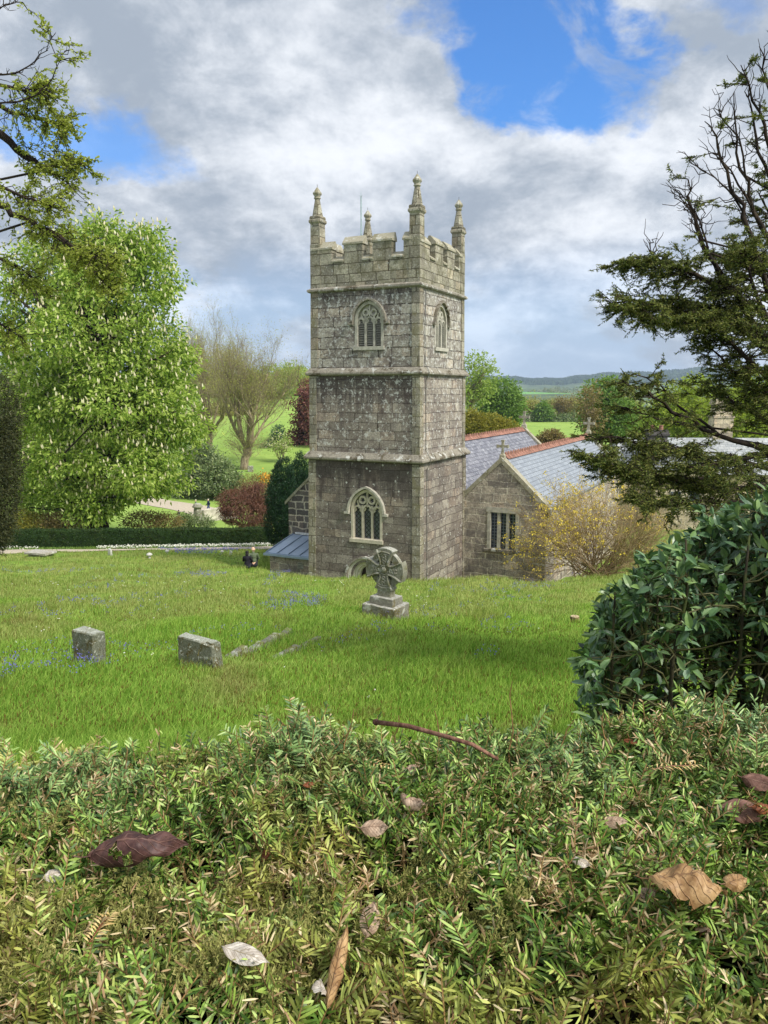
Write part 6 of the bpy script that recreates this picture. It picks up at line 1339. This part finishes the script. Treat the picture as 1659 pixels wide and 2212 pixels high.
def fallen(label, x, y, L, Wd, mat, yaw, pitch=0.0, roll=0.0, curl=0.6, arc=0.25, lift=0.004, wave=0.12, stalk=True, bite=None):
    """a dry leaf: a lens outline bent along its length (arc) and rolled across (curl)"""
    r = np.random.default_rng(abs(hash(label)) % 99991 if False else int(x*7 + y)); p = hpt(x, y, lift); root = thing('fallen_leaf', label, 'leaf', tuple(p), 0, 'dry leaves fallen on the hedge')
    root.rotation_euler = (rad(roll), rad(pitch), rad(yaw)); nu, nv = 22, 15; V, UV = [], []
    for i in range(nu):
        u = i/(nu-1); hw = Wd*0.5*(math.sin(math.pi*u**0.85))**0.75*(1 + wave*0.13*math.sin(u*19)) + 0.0008
        for j in range(nv):
            v = j/(nv-1)*2 - 1; ang = v*curl*math.pi*0.5*min(1, hw/(Wd*0.4)) ; R = hw/max(curl*math.pi*0.5, 1e-3)
            yv = R*math.sin(ang) if curl > 0.05 else v*hw; zv = -R*(1-math.cos(ang)) if curl > 0.05 else 0
            zv += arc*L*(1 - (2*u-1)**2)*0.5 + wave*0.06*Wd*math.sin(u*16 + v*3) + r.normal()*0.0004 + 0.05*Wd*math.sin(u*9 + 2.3*v + x) + 0.03*Wd*math.sin(u*23 - 5*v) + 0.02*Wd*math.cos(abs(v)*7 + u*56)*(1-abs(v))
            V.append(((u-0.5)*L, yv, zv)); UV.append((u, (v+1)/2))
    me = bpy.data.meshes.new('blade'); F = []
    for i in range(nu-1):
        for j in range(nv-1):
            if bite and any((i/(nu-1)-bu)**2/(bs*bs) + (((j/(nv-1))-bv)**2)/(bt*bt) < 1 + 0.3*r.normal() for bu, bv, bs, bt in bite): continue
            F.append((i*nv+j, (i+1)*nv+j, (i+1)*nv+j+1, i*nv+j+1))
    me.from_pydata(V, [], F); lay = me.uv_layers.new(name='UVMap')
    for l in me.loops: lay.data[l.index].uv = UV[l.vertex_index]
    me.polygons.foreach_set('use_smooth', np.ones(len(me.polygons), bool)); me.materials.append(LM[mat]); o = bpy.data.objects.new('blade', me); COL.objects.link(o); o.parent = root
    if stalk: MB().tube([(-L/2 + 0.004, 0, 0.002), (-L*0.58, 0.003, -0.003), (-L*0.66, 0.008, -0.004)], [0.0014, 0.0011, 0.001], 5).build('stalk', LM[mat], root)
    return root
fallen('large curled plum-brown leaf with torn holes, left of centre on the hedge', 300, 1838, 0.175, 0.105, 'plum', 6, -4, 26, 1.25, 0.42, 0.05, 0.5, True, [(0.28, 0.30, 0.08, 0.14), (0.56, 0.72, 0.04, 0.07), (0.40, 0.16, 0.06, 0.10)])
fallen('large ribbed tan beech leaf at the right, arched over a dark hollow', 1485, 1915, 0.118, 0.10, 'tan', -10, 5, 10, 0.95, 0.42, 0.06, 0.3, True, [(0.3, 0.0, 0.2, 0.12)])
fallen('curled tan leaf tip just right of the ribbed beech leaf', 1590, 1905, 0.055, 0.04, 'tan', 30, 10, 30, 0.9, 0.3, 0.045)
fallen('narrow pinkish leaf hanging under the ribbed beech leaf', 1520, 2010, 0.07, 0.026, 'pink', 80, 35, 0, 0.5, 0.1, 0.002)
fallen('small crumpled tan leaf left of the ribbed beech leaf', 1398, 1930, 0.035, 0.024, 'pink', 20, 0, 20, 0.6, 0.3, 0.012)
fallen('long pale leaf lying flat near the bottom, left of centre', 530, 2062, 0.085, 0.028, 'pale', -24, 0, 28, 0.35, 0.08, 0.028, 0.1, False)
fallen('pale grey folded leaf beside the rolled tan leaf at the bottom', 692, 2130, 0.045, 0.028, 'pale', 100, 20, 25, 0.8, 0.1, 0.022, 0.2, False)
fallen('long tan leaf rolled into a tube, standing near the bottom centre', 730, 2080, 0.135, 0.05, 'tan', 80, -14, 0, 1.5, 0.10, 0.03, 0.2, False)
fallen('small white curled leaf at the left, under the plum leaf', 115, 1890, 0.034, 0.026, 'pale', 25, 0, 28, 0.6, 0.2, 0.017, 0.3, False)
fallen('rolled pinkish leaf with ribs, near the middle of the hedge', 893, 1728, 0.055, 0.052, 'pink', -28, 8, 10, 1.35, 0.08, 0.03, 0.1, False)
fallen('small pink-grey leaf half hidden above the rolled one', 896, 1660, 0.040, 0.03, 'pink', 10, 0, 35, 0.8, 0.2, 0.012)
fallen('pale pink leaf half buried in shoots left of the rolled leaf', 810, 1788, 0.055, 0.036, 'pink', 5, 0, 35, 0.5, 0.2, 0.012)
fallen('pale curled leaf edge between the centre and the ribbed beech leaf', 1255, 1862, 0.032, 0.022, 'pale', -20, 10, 30, 0.7, 0.2, 0.012, 0.2, False)
fallen('dull brown curled leaf at the right edge, the larger of the pair', 1610, 1752, 0.105, 0.055, 'brown', -10, 0, 40, 0.7, 0.25, 0.022, 0.5, True, [(0.75, 0.2, 0.1, 0.15)])
fallen('rust-coloured leaf end beside the dull brown leaf at the right edge', 1648, 1745, 0.05, 0.03, 'rust', 15, 10, 30, 0.9, 0.2, 0.05)
fallen('dark brown leaf at the right edge with a pale rim', 1640, 1690, 0.07, 0.038, 'brown', -35, 0, 45, 0.5, 0.2, 0.022)
fallen('small pinkish leaf left of the dull brown pair', 1330, 1775, 0.045, 0.028, 'pink', 0, 0, 35, 0.7, 0.25, 0.012)
fallen('broad pink-brown leaf upright behind the rolled tan leaf', 800, 1985, 0.055, 0.034, 'pink', 70, -50, 20, 0.5, 0.1, 0.000)
fallen('orange-brown strip of leaf on the right of the hedge', 1368, 1603, 0.05, 0.012, 'rust', -20, 5, 30, 0.4, 0.1, 0.017, 0.1, False)
fallen('rust-red leaf scrap left of centre beside the moss', 572, 1846, 0.026, 0.02, 'rust', 60, -50, 0, 0.8, 0.2, 0.000, 0.2, False)
fallen('small rust leaf scrap above the plum leaf', 155, 1800, 0.034, 0.024, 'rust', 80, -55, 0, 0.6, 0.2, 0.000, 0.2, False)
fallen('dark red curled scrap above the centre moss', 668, 1694, 0.03, 0.018, 'rust', 20, 0, 30, 1.0, 0.2, 0.007, 0.2, False)
fallen('shadowy brown leaf under shoots right of the centre', 1165, 1660, 0.07, 0.03, 'brown', 5, 0, 30, 0.7, 0.2, 0.000)
def dead_frond(label, x, y, L, yaw):
    p = hpt(x, y, 0.02); root = thing('dead_yew_sprig', label, 'sprig', tuple(p), rad(yaw), 'dead sprigs on the hedge'); n = 22; r = np.random.default_rng(int(x))
    st = MB(); st.tube([(-L/2, 0, 0), (0, 0, 0.006), (L/2, 0.004, 0.0)], [0.0016, 0.0013, 0.0008], 4); st.build('stem', LM['rust'], root)
    k = np.arange(n); f = k/n - 0.45; sg = np.where(k % 2 == 0, 1.0, -1.0); lb = MB(); leaves(lb, np.stack([f*L, 0*f, 0.004 + 0*f], 1), np.stack([0.5 + 0*f, sg, 0.1 + r.normal(size=n)*0.15], 1), np.tile([0, 0.1, 1.0], (n, 1)), 0.022*(1.2 - np.abs(f)), 0.0036); lb.build('needles', leaf_mat('straw_needle', [lin(206, 172, 112), lin(222, 196, 140)], 0.7, 0.2, 0.2), root)
dead_frond('straw-coloured dead yew sprig lying above the rolled leaf', 795, 1650, 0.10, -24)
dead_frond('pale dead yew sprig with splayed needles on the right of the hedge', 1450, 1660, 0.12, 10)
dead_frond('orange-tan dead sprig standing at the lower left', 215, 2010, 0.07, 80)
def twig():
    P = [hpt(812, 1560, 0.075), hpt(880, 1568, 0.075), hpt(960, 1590, 0.07), hpt(1020, 1608, 0.06), hpt(1075, 1640, 0.04)]; b = P[0]; root = thing('fallen_twig', 'smooth brown twig lying slantwise near the back edge of the hedge', 'twig', tuple(b)); P = np.array(P) - b
    mb = MB(); mb.tube(P, [0.0062, 0.0056, 0.005, 0.0045, 0.0038], 8); mb.build('stick', bark_mat('twig_bark', lin(140, 104, 86), lin(96, 66, 54), 40), root, smooth=True)
    e = MB(); e.sphere((0, 0, 0), (0.0085, 0.0085, 0.008), 8, 6); e.build('knob', bark_mat('twig_end', lin(96, 66, 54), lin(60, 40, 34), 60), root)
twig()
# ------------------------------------------------------------------ people
SKIN = plain('skin', lin(222, 178, 150), 0.6, 0.3, var=0.05); HAIRB = plain('black_hair', lin(24, 20, 22), 0.6); HAIRG = plain('grey_hair', lin(205, 196, 178), 0.7)
def fabric(n, c): return plain(n, c, 0.9, 0.15, var=0.12, scale=10)
def fuse(mb, name, mat, parent, vox=0.012):
    """melt overlapping tapered limbs into one continuous surface"""
    o = mb.build(name, mat, parent); m = o.modifiers.new('fuse', 'REMESH'); m.mode = 'VOXEL'; m.voxel_size = vox; m.use_smooth_shade = True
    s = o.modifiers.new('soft', 'SMOOTH'); s.factor = 0.5; s.iterations = 3; apply_mods(o); o.data.materials.clear(); o.data.materials.append(mat); return o
def limb(mb, pts, rr):
    mb.tube(pts, rr, 10)
    for p, r in zip(pts, rr): mb.sphere(p, r*0.99, 8, 6)
def hand(mb, p, d, side, s=1.0):
    p = np.array(p, float); d = unit(np.array(d, float)); sd = unit(np.cross(d, [0, 0, 1.0]) + 1e-3); up = np.cross(sd, d)
    mb.sphere(p + d*0.045, (0.042, 0.042, 0.045), 8, 6)
    for k, (o, l) in enumerate(((-0.028, 0.062), (-0.010, 0.075), (0.010, 0.072), (0.027, 0.055))): q = p + d*0.075 + sd*o; mb.tube([q, q + d*l*0.55, q + d*l*0.9 - up*0.02], [0.0105, 0.0095, 0.008], 6)
    mb.tube([p + d*0.03 + sd*side*0.035, p + d*0.06 + sd*side*0.06, p + d*0.09 + sd*side*0.062], [0.013, 0.012, 0.009], 6)
def head(mb, c, f, tilt=0.0):
    c = np.array(c, float); f = unit(np.array(f, float)); sd = np.cross(f, [0, 0, 1.0])
    mb.sphere(c, (0.085, 0.085, 0.115), 12, 9); mb.sphere(c + f*0.03 - np.array([0, 0, 0.05]), (0.06, 0.06, 0.07), 10, 7); mb.tube([c + f*0.08 + np.array([0, 0, 0.02]), c + f*0.115 - np.array([0, 0, 0.015]), c + f*0.085 - np.array([0, 0, 0.03])], [0.012, 0.018, 0.012], 6)
    for s in (-1, 1): mb.sphere(c + sd*s*0.088 - np.array([0, 0, 0.01]), (0.02, 0.02, 0.033), 6, 5)
def walker(label, x, yfeet, Y, heading, top, trous, hair, phase=1, scale=1.0):
    p = foot(x, yfeet, Y); root = thing('person', label, 'person', tuple(p), heading); f = np.array([1.0, 0, 0])   # faces local +x
    b = MB(); hip, sh = 0.92, 1.42; A = 0.34*phase
    legs = [[(0.0, s*0.09, hip), (0.5*a + 0.05, s*0.09, 0.50), (a*0.95 - 0.05, s*0.09, 0.09)] for s, a in ((1, A), (-1, -A))]
    arms = [[(0.0, s*0.19, sh - 0.03), (-a*0.35 - 0.02, s*0.24, 1.14), (-a*0.55 + 0.12, s*0.22, 0.92)] for s, a in ((1, A), (-1, -A))]
    for l in legs: limb(b, l, [0.085, 0.06, 0.042])
    for a in arms: limb(b, a, [0.052, 0.042, 0.033]); hand(b, a[2], np.array(a[2]) - np.array(a[1]), 1)
    limb(b, [(0, 0, hip), (0.01, 0, 1.15), (0.0, 0, 1.36)], [0.135, 0.13, 0.14]); limb(b, [(0, 0, 1.36), (0.01, 0, 1.52)], [0.08, 0.055]); head(b, (0.03, 0, 1.63), f)
    fuse(b, 'body', SKIN, root)
    j = MB(); limb(j, [(0, 0, 0.86), (0.01, 0, 1.12), (0.0, 0, 1.36)], [0.165, 0.16, 0.165]); limb(j, [(0, -0.15, sh-0.04), (0, 0.15, sh-0.04)], [0.085, 0.085]); limb(j, [(0, 0, 1.40), (0.0, 0, 1.47)], [0.10, 0.075])
    for a in arms: limb(j, a, [0.07, 0.058, 0.048])
    fuse(j, 'jacket', top, root, 0.015)
    t = MB(); limb(t, [(0, -0.06, hip), (0, 0.06, hip)], [0.135, 0.135])
    for l in legs: limb(t, l, [0.105, 0.078, 0.062])
    fuse(t, 'trousers', trous, root, 0.015)
    for l in legs:
        q = l[2]; s = MB(); s.sphere((q[0] + 0.05, q[1], 0.045), (0.13, 0.05, 0.05), 10, 6); s.build('shoe', fabric('pale_shoe', lin(220, 220, 216)), root, smooth=True)
    h = MB(); h.sphere((0.012, 0, 1.665), (0.094, 0.094, 0.098), 12, 8); h.build('hair', hair, root, smooth=True); root.scale = (scale,)*3; return root
NAVY = fabric('navy_jacket', lin(34, 44, 74)); JEANS = fabric('jeans', lin(52, 74, 116)); GREENJ = fabric('green_top', lin(112, 130, 92)); DARKJ = fabric('dark_coat', lin(30, 32, 44)); BLJ = fabric('blue_jeans', lin(62, 98, 160))
walker('grey-haired person in a navy jacket and jeans walking along the garden path', 451, 1107, 97, rad(200), NAVY, JEANS, HAIRG, 1)
walker('person in a green top and blue jeans walking behind the stone pillar', 424, 1106, 96, rad(205), GREENJ, BLJ, HAIRG, -1)
walker('small figure in a dark coat below the path, left of the stone pillar', 387, 1128, 82, rad(160), DARKJ, DARKJ, HAIRB, 1, 0.9)
def sitter(label, x, y, Y, yaw, s, top, hair, arm_to=None, waist_skin=False, bald=False, lift=0.0):
    p = foot(x, y, Y); root = thing('person', label, 'person', (p[0], p[1], p[2] + 0.02 + lift), yaw); b = MB()      # sits facing local +y, away from the camera
    limb(b, [(0, 0, 0.12), (0, 0.03, 0.36), (0, 0.0, 0.58)], [0.15, 0.125, 0.14]); limb(b, [(0, 0.0, 0.60), (0, 0.02, 0.76)], [0.085, 0.055]); head(b, (0, 0.04, 0.88), (-0.3, 1, 0))
    for sx in (-1, 1): limb(b, [(sx*0.10, 0.02, 0.12), (sx*0.16, 0.45, 0.40), (sx*0.13, 0.62, 0.06)], [0.095, 0.065, 0.045])
    arms = [[(-0.19, 0, 0.62), (-0.26, 0.14, 0.38), (-0.16, 0.36, 0.36)], [(0.19, 0, 0.62), (0.27, 0.12, 0.38), (0.16, 0.34, 0.38)]]
    if arm_to: arms[0] = arm_to
    for a in arms: limb(b, a, [0.052, 0.042, 0.034]); hand(b, a[2], np.array(a[2]) - np.array(a[1]), 1)
    fuse(b, 'body', SKIN, root)
    j = MB(); z0 = 0.30 if waist_skin else 0.14
    limb(j, [(0, 0.01, z0), (0, 0.03, 0.42), (0, 0.0, 0.57)], [0.165, 0.155, 0.165]); limb(j, [(-0.15, 0, 0.61), (0.15, 0, 0.61)], [0.085, 0.085]); limb(j, [(0, -0.03, 0.62), (0, -0.02, 0.70)], [0.10, 0.085])
    for a in arms: limb(j, [np.array(a[0]), np.array(a[1]), np.array(a[1])*0.25 + np.array(a[2])*0.75], [0.07, 0.058, 0.048])
    fuse(j, 'jacket', top, root, 0.014)
    t = MB(); limb(t, [(-0.07, 0, 0.10), (0.07, 0, 0.10)], [0.15, 0.15])
    for sx in (-1, 1): limb(t, [(sx*0.10, 0.02, 0.12), (sx*0.16, 0.45, 0.40), (sx*0.13, 0.60, 0.12)], [0.11, 0.082, 0.062])
    fuse(t, 'trousers', fabric('dark_trousers', lin(44, 44, 50)), root, 0.015)
    h = MB()
    if bald: h.sphere((0, 0.0, 0.86), (0.091, 0.078, 0.06), 12, 8); h.build('hair', plain('cropped_hair', lin(196, 160, 138), 0.7), root, smooth=True)
    else:
        h.sphere((0, 0.03, 0.90), (0.105, 0.102, 0.115), 12, 8); h.sphere((0, -0.03, 0.78), (0.10, 0.07, 0.12), 10, 7); fuse(h, 'hair', hair, root, 0.012)
    root.scale = (s, s, s); return root
sitter('bald person in an olive jacket sitting in the grass, arm round the other', 548, 1226, 39.0, rad(10), 1.02, fabric('olive_jacket', lin(92, 102, 80)), HAIRB, [(-0.19, 0, 0.62), (-0.32, -0.10, 0.44), (-0.44, -0.06, 0.46)], True, True, 0.10)
sitter('black-haired person in dark clothes sitting in the grass, leaning on the other', 534.5, 1232, 38.6, rad(-5), 0.90, fabric('black_top', lin(36, 34, 42)), HAIRB)
# ------------------------------------------------------------------ the air
def haze():
    mb = MB(); mb.bx(-8600, 8600, -70, 5320, -70, 165)
    m, nt, out = material('haze'); v = node(nt, 'ShaderNodeVolumePrincipled', {'Color': (0.62, 0.76, 0.95, 1), 'Density': 0.00013, 'Anisotropy': 0.2}); nt.links.new(v.outputs[0], out.inputs['Volume'])
    tag(mb.build('haze', m), kind='stuff')
haze()
